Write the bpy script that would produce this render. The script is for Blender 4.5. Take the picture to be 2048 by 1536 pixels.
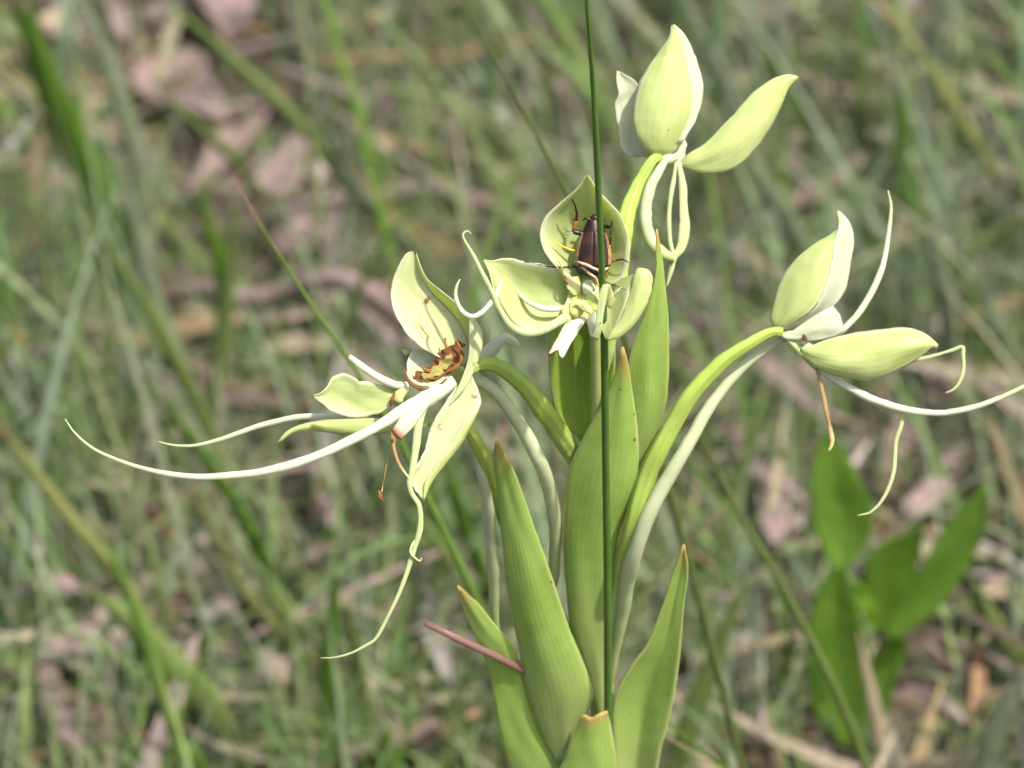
import bpy, math, random
import numpy as np
from mathutils import Vector

for o in list(bpy.data.objects):
    bpy.data.objects.remove(o)
scene = bpy.context.scene
C = scene.collection
R = math.radians

# ------------------------------------------------------------------ camera, sky, sun, exposure
PITCH = R(30.0)          # camera looks down at the orchid
D0 = 0.70                # metres from lens to the middle of the stem
FRAME_W = 0.19           # metres seen across the frame at that distance
TARGET = np.array([0.0, 0.0, 0.29])
FWD = np.array([0.0, math.cos(PITCH), -math.sin(PITCH)])
UPV = np.array([0.0, math.sin(PITCH), math.cos(PITCH)])
CAM = TARGET - D0 * FWD
PX = FRAME_W / 2048.0    # metres per photo pixel at D0
FOCUS_Z = 225.0          # focus this many pixel units in front of the stem's middle

cd = bpy.data.cameras.new('camera')
cam = bpy.data.objects.new('camera', cd)
C.objects.link(cam)
cam.location = CAM
cam.rotation_euler = (math.pi / 2 - PITCH, 0, 0)
cd.sensor_fit = 'HORIZONTAL'
cd.sensor_width = 36.0
cd.lens = 36.0 * D0 / FRAME_W
cd.clip_start = 0.02
cd.clip_end = 500.0
cd.dof.use_dof = True
cd.dof.focus_distance = D0 - FOCUS_Z * PX
cd.dof.aperture_fstop = cd.lens / 6.4
scene.camera = cam

SUN_AZ = R(122)      # clockwise from +Y (away from camera) towards +X (right)
SUN_EL = R(63)
w = bpy.data.worlds.new('World')
scene.world = w
w.use_nodes = True
nt = w.node_tree
nt.nodes.clear()
sky = nt.nodes.new('ShaderNodeTexSky')
sky.sky_type = 'NISHITA'
sky.sun_disc = False
sky.sun_elevation = SUN_EL
sky.sun_rotation = SUN_AZ
sky.air_density = 1.0
sky.dust_density = 5.0
sky.ozone_density = 1.0
bg = nt.nodes.new('ShaderNodeBackground')
bg.inputs['Strength'].default_value = 0.15
wo = nt.nodes.new('ShaderNodeOutputWorld')
nt.links.new(sky.outputs[0], bg.inputs[0])
nt.links.new(bg.outputs[0], wo.inputs[0])
sl = bpy.data.lights.new('sun', 'SUN')
sl.energy = 4.0
sl.angle = R(1.5)
sl.color = (1.0, 0.95, 0.86)
sun = bpy.data.objects.new('sun', sl)
C.objects.link(sun)
sd = Vector((math.sin(SUN_AZ) * math.cos(SUN_EL), math.cos(SUN_AZ) * math.cos(SUN_EL), math.sin(SUN_EL)))
sun.rotation_euler = sd.to_track_quat('Z', 'Y').to_euler()
sun.location = sd * 5
vs = scene.view_settings
vs.view_transform = 'Standard'
vs.look = 'None'
vs.gamma = 1.0
vs.exposure = 0.76
vs.use_curve_mapping = False
scene.cycles.use_denoising = True
scene.cycles.max_bounces = 8
scene.cycles.transmission_bounces = 6

rnd = random.Random(11)
nrg = np.random.default_rng(5)

# ------------------------------------------------------------------ pixel -> place
def ray(px, py):
    return FWD + np.array([1.0, 0, 0]) * ((px - 1024) * PX / D0) + UPV * ((768 - py) * PX / D0)
def pos(px, py, z=0.0):
    """point on the pixel's ray, z pixel units nearer to the lens than the stem's middle"""
    return CAM + (D0 - z * PX) * ray(px, py)
def zst(py, Y=0.0):
    """z of the upright plane through the stem (world Y) at image height py"""
    v = (768 - py) * PX / D0
    d = (Y - CAM[1]) / (math.cos(PITCH) + math.sin(PITCH) * v)
    return (D0 - d) / PX
def on_ground(px, py, h=0.0):
    r = ray(px, py)
    t = (h - CAM[2]) / r[2]
    return CAM + t * r
def on_lean(px, py, Y, lean):
    """ray meets the plane Y + lean*height"""
    r = ray(px, py)
    t = (Y + lean * CAM[2] - CAM[1]) / (r[1] - lean * r[2])
    return CAM + t * r

# ------------------------------------------------------------------ geometry
def spline(P, n):
    P = np.asarray(P, float)
    if len(P) == 2:
        t = np.linspace(0, 1, n)[:, None]
        return P[0] * (1 - t) + P[1] * t
    seg = np.linalg.norm(np.diff(P, axis=0), axis=1) ** 0.5
    seg = np.maximum(seg, 1e-6)
    k = np.concatenate([[0], np.cumsum(seg)])
    Q = np.vstack([2 * P[0] - P[1], P, 2 * P[-1] - P[-2]])
    kk = np.concatenate([[k[0] - seg[0]], k, [k[-1] + seg[-1]]])
    dense = []
    for i in range(1, len(Q) - 2):
        t0, t1, t2, t3 = kk[i - 1], kk[i], kk[i + 1], kk[i + 2]
        for t in np.linspace(t1, t2, 12, endpoint=False):
            A1 = (t1 - t) / (t1 - t0) * Q[i - 1] + (t - t0) / (t1 - t0) * Q[i]
            A2 = (t2 - t) / (t2 - t1) * Q[i] + (t - t1) / (t2 - t1) * Q[i + 1]
            A3 = (t3 - t) / (t3 - t2) * Q[i + 1] + (t - t2) / (t3 - t2) * Q[i + 2]
            B1 = (t2 - t) / (t2 - t0) * A1 + (t - t0) / (t2 - t0) * A2
            B2 = (t3 - t) / (t3 - t1) * A2 + (t - t1) / (t3 - t1) * A3
            dense.append((t2 - t) / (t2 - t1) * B1 + (t - t1) / (t2 - t1) * B2)
    dense.append(P[-1])
    dense = np.array(dense)
    L = np.concatenate([[0], np.cumsum(np.linalg.norm(np.diff(dense, axis=0), axis=1))])
    s = np.linspace(0, L[-1], n)
    return np.stack([np.interp(s, L, dense[:, c]) for c in range(P.shape[1])], 1)

def p3(pts, dz=0.0):
    return [(p[0], p[1], (p[2] if len(p) > 2 else 0.0) + dz) for p in pts]

def thick_grid(G, UV, th):
    """G n x m x 3 world grid -> closed thin shell (verts, faces, uvs per vertex)"""
    n, m = G.shape[:2]
    du = np.gradient(G, axis=0)
    dv = np.gradient(G, axis=1)
    N = np.cross(du, dv)
    ln = np.linalg.norm(N, axis=2, keepdims=True)
    N = np.where(ln > 1e-14, N / np.maximum(ln, 1e-14), 0)
    # tapering at the outline keeps edges fine
    A = (G + N * th / 2).reshape(-1, 3)
    B = (G - N * th / 2).reshape(-1, 3)
    V = np.vstack([A, B])
    U = np.vstack([UV.reshape(-1, 2)] * 2)
    F = []
    o = n * m
    for i in range(n - 1):
        for j in range(m - 1):
            a = i * m + j
            F.append((a, a + 1, a + m + 1, a + m))
            F.append((o + a, o + a + m, o + a + m + 1, o + a + 1))
    ring = [j for j in range(m)] + [i * m + m - 1 for i in range(1, n)] + [(n - 1) * m + j for j in range(m - 2, -1, -1)] + [i * m for i in range(n - 2, 0, -1)]
    for k in range(len(ring)):
        a, b = ring[k], ring[(k + 1) % len(ring)]
        F.append((a, o + a, o + b, b))
    return V, F, U

def sheet(L, Rr, z=0.0, bulge=0.2, arc=0.0, n=30, m=15, th=1.8, keel=0.0, und=1.6, rough=0.0, notch=0.0, wave=0.0, stem_z=False, seed=0, prof=1.0):
    """leaf or petal between two edges given as photo points base -> tip (x, y, dz);
    bulge: middle towards (+) or away from (-) the lens as a share of the width"""
    rg = np.random.default_rng(seed + 77)
    l = spline(p3(L), n)
    r = spline(p3(Rr), n)
    if rough:
        for e, sg in ((l, 1), (r, -1)):
            k = rg.normal(0, 1, n)
            k = np.convolve(k, [.25, .5, .25], 'same') + (rg.random(n) < .12) * rg.uniform(0, 2.2, n)
            d = (r - l)
            d = d / np.maximum(np.linalg.norm(d, axis=1, keepdims=True), 1e-6)
            e += d * (sg * rough * k)[:, None]
    t = np.linspace(0, 1, m)
    v = np.linspace(0, 1, n)
    ph = rg.uniform(0, 6); q1 = rg.uniform(0, 6, 3)
    G = np.zeros((n, m, 3))
    UV = np.zeros((n, m, 2))
    tri = np.interp(t, [0, .12, .3, .45, .6, .8, 1], [0, .05, .75, 1, .55, .25, 0.1])
    for i in range(n):
        for j in range(m):
            vi = v[i]
            if notch:
                vi = vi * (1 - notch * tri[j])
            f = vi * (n - 1)
            a = int(min(f, n - 2)); q = f - a
            pl = l[a] * (1 - q) + l[a + 1] * q
            pr = r[a] * (1 - q) + r[a + 1] * q
            p = pl * (1 - t[j]) + pr * t[j]
            wd = np.linalg.norm((pr - pl)[:2])
            x = 2 * t[j] - 1
            b = (1 - abs(x) ** (2 * prof))
            zz = p[2] + z + bulge * wd * b + keel * wd * (1 - abs(x)) + arc * 4 * vi * (1 - vi)
            zz += und * min(1.0, wd / 60) * (math.sin(5.1 * vi + 3.3 * x + q1[0]) + .7 * math.sin(9.7 * vi - 4.6 * x + q1[1]) + .4 * math.sin(17 * vi + 7 * x + q1[2]))
            if wave:
                zz += wave * abs(x) ** 2 * math.sin(vi * 11 + ph + x * 1.5)
            if stem_z:
                zz += zst(p[1])
            G[i, j] = pos(p[0], p[1], zz)
            UV[i, j] = (t[j], v[i])
    return thick_grid(G, UV, th * PX)

def tube_world(P, rad, sides=10, flat=1.0, ribs=0, rib_d=0.0, twist=0.0, fdir=None, cap=True):
    P = np.asarray(P)
    n = len(P)
    T = np.gradient(P, axis=0)
    T /= np.maximum(np.linalg.norm(T, axis=1, keepdims=True), 1e-12)
    ref = -FWD if fdir is None else np.asarray(fdir)
    V, U, F = [], [], []
    for i in range(n):
        a = ref - T[i] * np.dot(ref, T[i])
        if np.linalg.norm(a) < 1e-6:
            a = np.cross(T[i], [1, 0, 0])
        a /= np.linalg.norm(a)
        b = np.cross(T[i], a)
        for k in range(sides):
            th = 2 * math.pi * k / sides
            rr = rad[i] * (1 + rib_d * math.cos(ribs * th + twist * i / n))
            V.append(P[i] + a * (math.cos(th) * rr * flat) + b * (math.sin(th) * rr))
            U.append((k / sides, i / (n - 1)))
    for i in range(n - 1):
        for k in range(sides):
            k2 = (k + 1) % sides
            F.append((i * sides + k, i * sides + k2, (i + 1) * sides + k2, (i + 1) * sides + k))
    if cap:
        F.append(tuple(range(sides - 1, -1, -1)))
        F.append(tuple((n - 1) * sides + k for k in range(sides)))
    return np.array(V), F, np.array(U)

def tube(pts, rad, z=0.0, n=None, sides=10, flat=1.0, ribs=0, rib_d=0.0, twist=0.0, stem_z=False):
    """tube through photo points (x, y, dz); rad = radii in pixels at the points spread evenly"""
    n = n or max(12, 6 * len(pts))
    S = spline(p3(pts, z), n)
    if stem_z:
        S[:, 2] += [zst(p[1]) for p in S]
    W = np.array([pos(*p) for p in S])
    rr = np.interp(np.linspace(0, 1, n), np.linspace(0, 1, len(rad)), rad) * PX
    rg = np.random.default_rng(int(abs(pts[0][0] * 7 + pts[0][1] * 13)) + n)
    a = rg.normal(0, 1, (n, 4))
    for c in range(4):
        a[:, c] = np.convolve(a[:, c], np.ones(5) / 5, 'same')
    rr = rr * (1 + .10 * a[:, 3])
    W = W + a[:, :3] * (rr[:, None] * .10)
    return tube_world(W, rr, sides, flat, ribs, rib_d, twist)

def blob(px, py, z, rx, ry, rz, rot=0.0, lump=0.12, seed=0, nu=14, nv=10):
    rg = np.random.default_rng(seed + 3)
    ph = rg.uniform(0, 6, 6)
    c = pos(px, py, z)
    ex = np.array([1.0, 0, 0]); ey = UPV; ez = -FWD
    V, U, F = [], [], []
    for i in range(nv + 1):
        a = math.pi * i / nv
        for k in range(nu):
            b = 2 * math.pi * k / nu
            d = np.array([math.sin(a) * math.cos(b), math.cos(a), math.sin(a) * math.sin(b)])
            f = 1 + lump * (math.sin(3 * d[0] + ph[0]) * math.sin(4 * d[1] + ph[1]) + .6 * math.sin(6 * d[2] + ph[2] + 3 * d[0]))
            q = d * f * np.array([rx, ry, rz])
            x = q[0] * math.cos(rot) - q[1] * math.sin(rot)
            y = q[0] * math.sin(rot) + q[1] * math.cos(rot)
            V.append(c + (ex * x + ey * y + ez * q[2]) * PX)
            U.append((k / nu, i / nv))
    for i in range(nv):
        for k in range(nu):
            k2 = (k + 1) % nu
            F.append((i * nu + k, (i + 1) * nu + k, (i + 1) * nu + k2, i * nu + k2))
    return np.array(V), F, np.array(U)

ORIGIN = {}
def part(name, geos, parent=None, label=None, origin=None):
    """ONE mesh object from [(geometry, material), ...]"""
    mats, V, F, U, MI = [], [], [], [], []
    o = 0
    for g, mt in geos:
        if mt not in mats:
            mats.append(mt)
        V.append(g[0]); U.append(g[2])
        for f in g[1]:
            F.append(tuple(i + o for i in f)); MI.append(mats.index(mt))
        o += len(g[0])
    V = np.vstack(V); U = np.vstack(U)
    org = np.zeros(3)
    root = parent
    while root is not None and root.parent is not None:
        root = root.parent
    if root is not None:
        org = ORIGIN[root.name]
    elif origin is not None:
        org = np.asarray(origin)
    me = bpy.data.meshes.new(name)
    me.from_pydata((V - org).tolist(), [], F)
    me.polygons.foreach_set('use_smooth', [True] * len(F))
    me.polygons.foreach_set('material_index', MI)
    uv = me.uv_layers.new(name='UVMap')
    idx = np.empty(len(me.loops), int)
    me.loops.foreach_get('vertex_index', idx)
    uv.data.foreach_set('uv', U[idx].ravel())
    for m_ in mats:
        me.materials.append(MAT[m_])
    me.update()
    ob = bpy.data.objects.new(name, me)
    C.objects.link(ob)
    if parent is not None:
        ob.parent = parent
    else:
        ob.location = org
        ORIGIN[ob.name] = org
    if label:
        ob['label'] = label
    return ob
def fuse(ob, voxel=2.4, it=6):
    m = ob.modifiers.new('remesh', 'REMESH'); m.mode = 'VOXEL'; m.voxel_size = voxel * PX; m.use_smooth_shade = True
    q = ob.modifiers.new('smooth', 'SMOOTH'); q.iterations = it; q.factor = .5
    return ob
def empty(name, loc=None, parent=None):
    e = bpy.data.objects.new(name, None)
    C.objects.link(e)
    e.empty_display_size = 0.01
    if parent is None:
        e.location = loc
        ORIGIN[e.name] = np.asarray(loc, float)
    else:
        e.parent = parent
    return e
def tag(o, label, cat=None, group=None, kind=None):
    o['label'] = label
    if cat: o['category'] = cat
    if group: o['group'] = group
    if kind: o['kind'] = kind
    return o

# ------------------------------------------------------------------ materials
MAT = {}
def N(nt, t, **kw):
    n = nt.nodes.new(t)
    for k, v in kw.items():
        if k in n.inputs.keys():
            n.inputs[k].default_value = v
        else:
            setattr(n, k, v)
    return n
def math_(nt, op, a, b=None, clamp=False):
    n = nt.nodes.new('ShaderNodeMath'); n.operation = op; n.use_clamp = clamp
    for i, x in enumerate((a, b)):
        if x is None: continue
        if isinstance(x, (int, float)): n.inputs[i].default_value = x
        else: nt.links.new(x, n.inputs[i])
    return n.outputs[0]
def sstep(nt, x, lo, hi):
    n = nt.nodes.new('ShaderNodeMapRange'); n.interpolation_type = 'SMOOTHSTEP'
    nt.links.new(x, n.inputs[0])
    n.inputs[1].default_value = lo; n.inputs[2].default_value = hi
    return n.outputs[0]
def mix(nt, f, a, b):
    n = nt.nodes.new('ShaderNodeMix'); n.data_type = 'RGBA'
    for s, x in ((n.inputs[0], f), (n.inputs[6], a), (n.inputs[7], b)):
        if isinstance(x, (int, float)): s.default_value = x
        elif isinstance(x, tuple): s.default_value = (*x, 1)
        else: nt.links.new(x, s)
    return n.outputs[2]

def plant(name, base, base2=None, edge=None, edge_w=.25, vein=None, veins=9, brown=(.20, .09, .03), edge_brown=0.0, tip=None, tip_at=.93,
          specks=0.0, speck_col=(.06, .035, .015), blotch=0.0, blotch_scale=260, transl=.35, tr_col=None, rough=.42, spec=.35, lower=None, bump=.15):
    """leaf tissue: two tones, lengthwise veins, pale or browned margin, specks; light passes through"""
    m = bpy.data.materials.new(name); m.use_nodes = True
    nt = m.node_tree; nt.nodes.clear(); L = nt.links.new
    tc = N(nt, 'ShaderNodeTexCoord'); sep = N(nt, 'ShaderNodeSeparateXYZ')
    L(tc.outputs['UV'], sep.inputs[0])
    u, v = sep.outputs[0], sep.outputs[1]
    nz = N(nt, 'ShaderNodeTexNoise', Scale=320.0, Detail=4.0, Roughness=.6); L(tc.outputs['Object'], nz.inputs['Vector'])
    nb = N(nt, 'ShaderNodeTexNoise', Scale=85.0, Detail=3.0); L(tc.outputs['Object'], nb.inputs['Vector'])
    base2 = base2 or tuple(c * .8 for c in base)
    col = mix(nt, sstep(nt, nb.outputs[0], .35, .68), base, base2)
    # veins: fine stripes along the length, slightly wandering
    um = math_(nt, 'ADD', math_(nt, 'MULTIPLY', u, veins * 6.2832), math_(nt, 'MULTIPLY', nb.outputs[0], 5.0))
    st = math_(nt, 'MULTIPLY', math_(nt, 'ADD', math_(nt, 'SINE', um), 1.0), .5)
    st2 = math_(nt, 'POWER', st, 5.0)
    vc = vein or tuple(c * .82 for c in base)
    col = mix(nt, math_(nt, 'MULTIPLY', st2, .30), col, vc)
    fine = sstep(nt, nz.outputs[0], .3, .75)
    col = mix(nt, math_(nt, 'MULTIPLY', fine, .22), col, tuple(min(1, c * 1.25) for c in base))
    if lower:
        col = mix(nt, math_(nt, 'SUBTRACT', 1.0, sstep(nt, v, 0, .45)), col, lower)
    e = math_(nt, 'ABSOLUTE', math_(nt, 'SUBTRACT', math_(nt, 'MULTIPLY', u, 2.0), 1.0))
    en = math_(nt, 'ADD', e, math_(nt, 'MULTIPLY', math_(nt, 'SUBTRACT', nb.outputs[0], .5), .25))
    if edge:
        col = mix(nt, sstep(nt, en, 1 - edge_w * 1.6, 1 - edge_w * .2), col, edge)
    if edge_brown:
        em = math_(nt, 'MULTIPLY', sstep(nt, e, .93, 1.0), sstep(nt, nb.outputs[0], .66 - .22 * edge_brown, .78 - .22 * edge_brown))
        em = math_(nt, 'MULTIPLY', em, .8)
        col = mix(nt, em, col, brown)
    if blotch:
        bz = N(nt, 'ShaderNodeTexNoise', Scale=float(blotch_scale), Detail=5.0, Roughness=.65, Distortion=.6); L(tc.outputs['Object'], bz.inputs['Vector'])
        bm = sstep(nt, bz.outputs[0], .74 - .25 * blotch, .82 - .25 * blotch)
        col = mix(nt, bm, col, brown)
    if tip:
        tm = sstep(nt, math_(nt, 'ADD', v, math_(nt, 'MULTIPLY', math_(nt, 'SUBTRACT', nz.outputs[0], .5), .06)), tip_at, 1.0)
        col = mix(nt, tm, col, tip)
    if specks:
        vo = N(nt, 'ShaderNodeTexVoronoi', Scale=330.0); L(tc.outputs['Object'], vo.inputs['Vector'])
        sp2 = N(nt, 'ShaderNodeSeparateXYZ'); L(vo.outputs['Color'], sp2.inputs[0])
        on = math_(nt, 'GREATER_THAN', sp2.outputs[0], 1 - specks)
        dot = math_(nt, 'MULTIPLY', math_(nt, 'SUBTRACT', 1.0, sstep(nt, math_(nt, 'ADD', vo.outputs['Distance'], math_(nt, 'MULTIPLY', nz.outputs[0], .25)), .14, .24)), on)
        col = mix(nt, math_(nt, 'MULTIPLY', dot, .85), col, speck_col)
    bsdf = N(nt, 'ShaderNodeBsdfPrincipled', Roughness=rough)
    bsdf.inputs['Specular IOR Level'].default_value = spec
    L(col, bsdf.inputs['Base Color'])
    nf = N(nt, 'ShaderNodeTexNoise', Scale=2600.0, Detail=2.0); L(tc.outputs['Object'], nf.inputs['Vector'])
    bp = N(nt, 'ShaderNodeBump', Strength=bump * 1.4, Distance=.0004)
    hh = math_(nt, 'ADD', math_(nt, 'MULTIPLY', st, -.18), math_(nt, 'ADD', math_(nt, 'MULTIPLY', nz.outputs[0], .8), math_(nt, 'MULTIPLY', nf.outputs[0], .22)))
    L(hh, bp.inputs['Height']); L(bp.outputs[0], bsdf.inputs['Normal'])
    tr = N(nt, 'ShaderNodeBsdfTranslucent')
    if tr_col:
        mm = N(nt, 'ShaderNodeMix', data_type='RGBA', blend_type='MULTIPLY'); mm.inputs[0].default_value = 1
        L(col, mm.inputs[6]); mm.inputs[7].default_value = (*tr_col, 1)
        L(mm.outputs[2], tr.inputs[0])
    else:
        L(col, tr.inputs[0])
    ms = N(nt, 'ShaderNodeMixShader'); ms.inputs[0].default_value = transl
    L(bsdf.outputs[0], ms.inputs[1]); L(tr.outputs[0], ms.inputs[2])
    out = N(nt, 'ShaderNodeOutputMaterial'); L(ms.outputs[0], out.inputs[0])
    MAT[name] = m
    return m

YG = (1.0, 1.0, .62)
plant('sepal_outer', (.55, .61, .26), (.48, .555, .20), edge=(.68, .71, .44), edge_w=.10, vein=(.42, .52, .14), veins=8, edge_brown=.5, tip=(.50, .40, .20), tip_at=.975, specks=.035, transl=.40, tr_col=YG)
plant('sepal_inner', (.59, .65, .31), (.52, .60, .24), edge=(.70, .73, .50), edge_w=.20, vein=(.50, .60, .19), veins=7, edge_brown=.5, tip=(.25, .13, .06), tip_at=.975, specks=.03, blotch=.44, blotch_scale=150, brown=(.42, .26, .07), transl=.54, tr_col=YG)
plant('sepal_pale', (.60, .64, .37), (.53, .58, .29), edge=(.66, .67, .47), edge_w=.3, vein=(.52, .58, .29), veins=7, edge_brown=.8, tip=(.45, .3, .14), tip_at=.97, specks=.05, blotch=.50, blotch_scale=170, brown=(.34, .17, .06), transl=.42, tr_col=YG)
plant('petal_white', (.63, .65, .49), (.57, .61, .41), edge=(.66, .67, .53), edge_w=.3, vein=(.54, .60, .38), veins=5, edge_brown=.4, specks=.008, brown=(.42, .2, .07), transl=.45)
plant('lip_white', (.62, .64, .48), (.57, .60, .42), vein=(.56, .60, .40), veins=3, tip=(.52, .56, .30), tip_at=.6, specks=.006, transl=.30, rough=.36)
plant('lip_cut', (.63, .64, .50), (.58, .60, .44), vein=(.57, .60, .42), veins=3, tip=(.30, .12, .03), tip_at=.965, transl=.32, rough=.36)
plant('lip_burnt', (.63, .61, .47), (.60, .56, .40), vein=(.57, .55, .38), veins=3, tip=(.34, .12, .03), tip_at=.80, blotch=.28, brown=(.42, .18, .05), transl=.30)
plant('lip_green', (.52, .58, .30), (.47, .54, .25), vein=(.44, .52, .22), veins=3, tip=(.50, .48, .2), tip_at=.9, transl=.35)
plant('spur', (.56, .60, .38), (.50, .56, .31), vein=(.46, .53, .28), veins=4, tip=(.46, .54, .22), tip_at=.45, transl=.30, rough=.4)
plant('ovary', (.41, .53, .11), (.34, .47, .08), vein=(.22, .36, .04), veins=6, tip=(.50, .60, .24), tip_at=.55, transl=.25, tr_col=YG, rough=.34, spec=.5)
plant('stem', (.44, .50, .16), (.38, .45, .12), vein=(.34, .42, .09), veins=6, transl=.15)
plant('bract', (.38, .52, .125), (.31, .455, .09), edge=(.50, .56, .22), edge_w=.05, vein=(.28, .36, .08), veins=11, tip=(.50, .36, .12), tip_at=.88, specks=.14, blotch=.30, blotch_scale=90, brown=(.22, .25, .06), transl=.38, tr_col=YG, rough=.46, lower=(.43, .50, .18))
plant('bract_green', (.38, .50, .085), (.30, .43, .06), edge=(.44, .53, .17), edge_w=.06, vein=(.22, .33, .05), veins=9, specks=.03, blotch=.15, blotch_scale=120, brown=(.16, .08, .02), transl=.42, tr_col=YG)
plant('column', (.56, .63, .20), (.50, .58, .15), vein=(.55, .58, .2), veins=2, transl=.3, tr_col=YG, rough=.3, spec=.5)
plant('column_pale', (.60, .63, .42), (.55, .59, .34), veins=2, transl=.3)
plant('anther', (.60, .60, .25), (.56, .56, .19), veins=2, blotch=.12, brown=(.34, .14, .02), transl=.3)
plant('withered', (.24, .115, .05), (.11, .045, .02), vein=(.2, .10, .045), veins=1, blotch=.5, blotch_scale=420, brown=(.46, .40, .14), transl=.2, rough=.85, spec=.1, bump=.5)
plant('withered_green', (.42, .42, .13), (.36, .28, .09), vein=(.3, .16, .05), veins=2, blotch=.35, blotch_scale=420, brown=(.24, .09, .03), transl=.25, rough=.8, spec=.15, bump=.4)
plant('withered_dark', (.22, .08, .025), (.33, .14, .04), veins=3, transl=.1, rough=.85, spec=.1, bump=.5)
plant('tendril_brown', (.42, .27, .12), (.28, .13, .05), veins=2, tip=(.58, .50, .2), tip_at=.6, transl=.25)
# grasses
plant('rush_green', (.065, .135, .02), (.05, .11, .016), vein=(.10, .23, .03), veins=5, transl=.10, rough=.35, spec=.5)
plant('blade_bright', (.105, .20, .022), (.08, .16, .018), vein=(.13, .23, .04), veins=5, transl=.45, tr_col=(1, 1, .55), rough=.45)
plant('blade_mid', (.17, .23, .065), (.14, .195, .05), vein=(.20, .26, .09), veins=5, transl=.42, tr_col=(1, 1, .6), rough=.5)
plant('blade_sage', (.20, .235, .14), (.165, .20, .115), vein=(.23, .27, .17), veins=5, transl=.35, rough=.55)
plant('blade_yellow', (.28, .29, .10), (.23, .26, .08), vein=(.33, .32, .14), veins=5, tip=(.30, .2, .08), tip_at=.8, transl=.42)
plant('blade_tipped', (.16, .27, .05), (.13, .23, .04), vein=(.2, .3, .08), veins=4, tip=(.36, .15, .05), tip_at=.93, transl=.4)
plant('straw', (.36, .29, .20), (.30, .23, .15), vein=(.41, .35, .26), veins=5, transl=.3, rough=.6)
plant('dead_leaf', (.29, .205, .19), (.23, .16, .15), vein=(.40, .30, .27), veins=3, blotch=.1, brown=(.17, .10, .08), transl=.22, rough=.6)
plant('dead_brown', (.30, .17, .09), (.22, .12, .06), vein=(.36, .22, .13), veins=3, transl=.2, rough=.6)
plant('reed_brown', (.05, .065, .02), (.035, .05, .015), vein=(.09, .08, .04), veins=3, tip=(.19, .10, .08), tip_at=.66, transl=.1, rough=.4)
plant('broad_leaf', (.19, .33, .045), (.145, .275, .03), edge=(.12, .24, .04), edge_w=.05, vein=(.06, .15, .014), veins=6, specks=.02, transl=.5, tr_col=(1, 1, .6), rough=.38, spec=.45)
plant('broad_young', (.22, .38, .03), (.18, .33, .025), veins=6, transl=.45, tr_col=(1, 1, .5))

def plain(name, col, col2, scale=600.0, rough=.3, spec=.5, coat=0.0, transl=0.0):
    m = bpy.data.materials.new(name); m.use_nodes = True
    nt = m.node_tree; b = nt.nodes['Principled BSDF']
    tc = N(nt, 'ShaderNodeTexCoord'); nz = N(nt, 'ShaderNodeTexNoise', Scale=scale, Detail=4.0)
    nt.links.new(tc.outputs['Object'], nz.inputs['Vector'])
    nt.links.new(mix(nt, sstep(nt, nz.outputs[0], .35, .65), col, col2), b.inputs['Base Color'])
    b.inputs['Roughness'].default_value = rough
    b.inputs['Specular IOR Level'].default_value = spec
    b.inputs['Coat Weight'].default_value = coat
    bp = N(nt, 'ShaderNodeBump', Strength=.2, Distance=.0002)
    nt.links.new(nz.outputs[0], bp.inputs['Height']); nt.links.new(bp.outputs[0], b.inputs['Normal'])
    MAT[name] = m
plain('beetle_shell', (.045, .015, .007), (.016, .006, .004), 420, .38, .4, .0)
plain('beetle_edge', (.34, .20, .10), (.10, .03, .012), 420, .4, .4, .0)
plain('beetle_black', (.012, .010, .009), (.02, .016, .012), 800, .35, .5)
plain('beetle_cream', (.60, .44, .30), (.48, .32, .18), 900, .5, .4)
plain('beetle_orange', (.30, .12, .012), (.20, .07, .008), 900, .35, .5)
plain('beetle_yellow', (.66, .48, .03), (.6, .42, .03), 900, .4, .5)

# soil: dark humus with crumbs
def soil_mat():
    m = bpy.data.materials.new('soil'); m.use_nodes = True
    nt = m.node_tree; b = nt.nodes['Principled BSDF']
    tc = N(nt, 'ShaderNodeTexCoord')
    n1 = N(nt, 'ShaderNodeTexNoise', Scale=60.0, Detail=8.0, Roughness=.7); n2 = N(nt, 'ShaderNodeTexNoise', Scale=7.0, Detail=4.0)
    for n in (n1, n2): nt.links.new(tc.outputs['Object'], n.inputs['Vector'])
    c = mix(nt, sstep(nt, n1.outputs[0], .35, .7), (.035, .024, .017), (.14, .095, .07))
    c = mix(nt, sstep(nt, n2.outputs[0], .4, .65), c, (.07, .06, .03))
    nt.links.new(c, b.inputs['Base Color']); b.inputs['Roughness'].default_value = .9
    bp = N(nt, 'ShaderNodeBump', Strength=.8, Distance=.01)
    nt.links.new(n1.outputs[0], bp.inputs['Height']); nt.links.new(bp.outputs[0], b.inputs['Normal'])
    MAT['soil'] = m
soil_mat()
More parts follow.
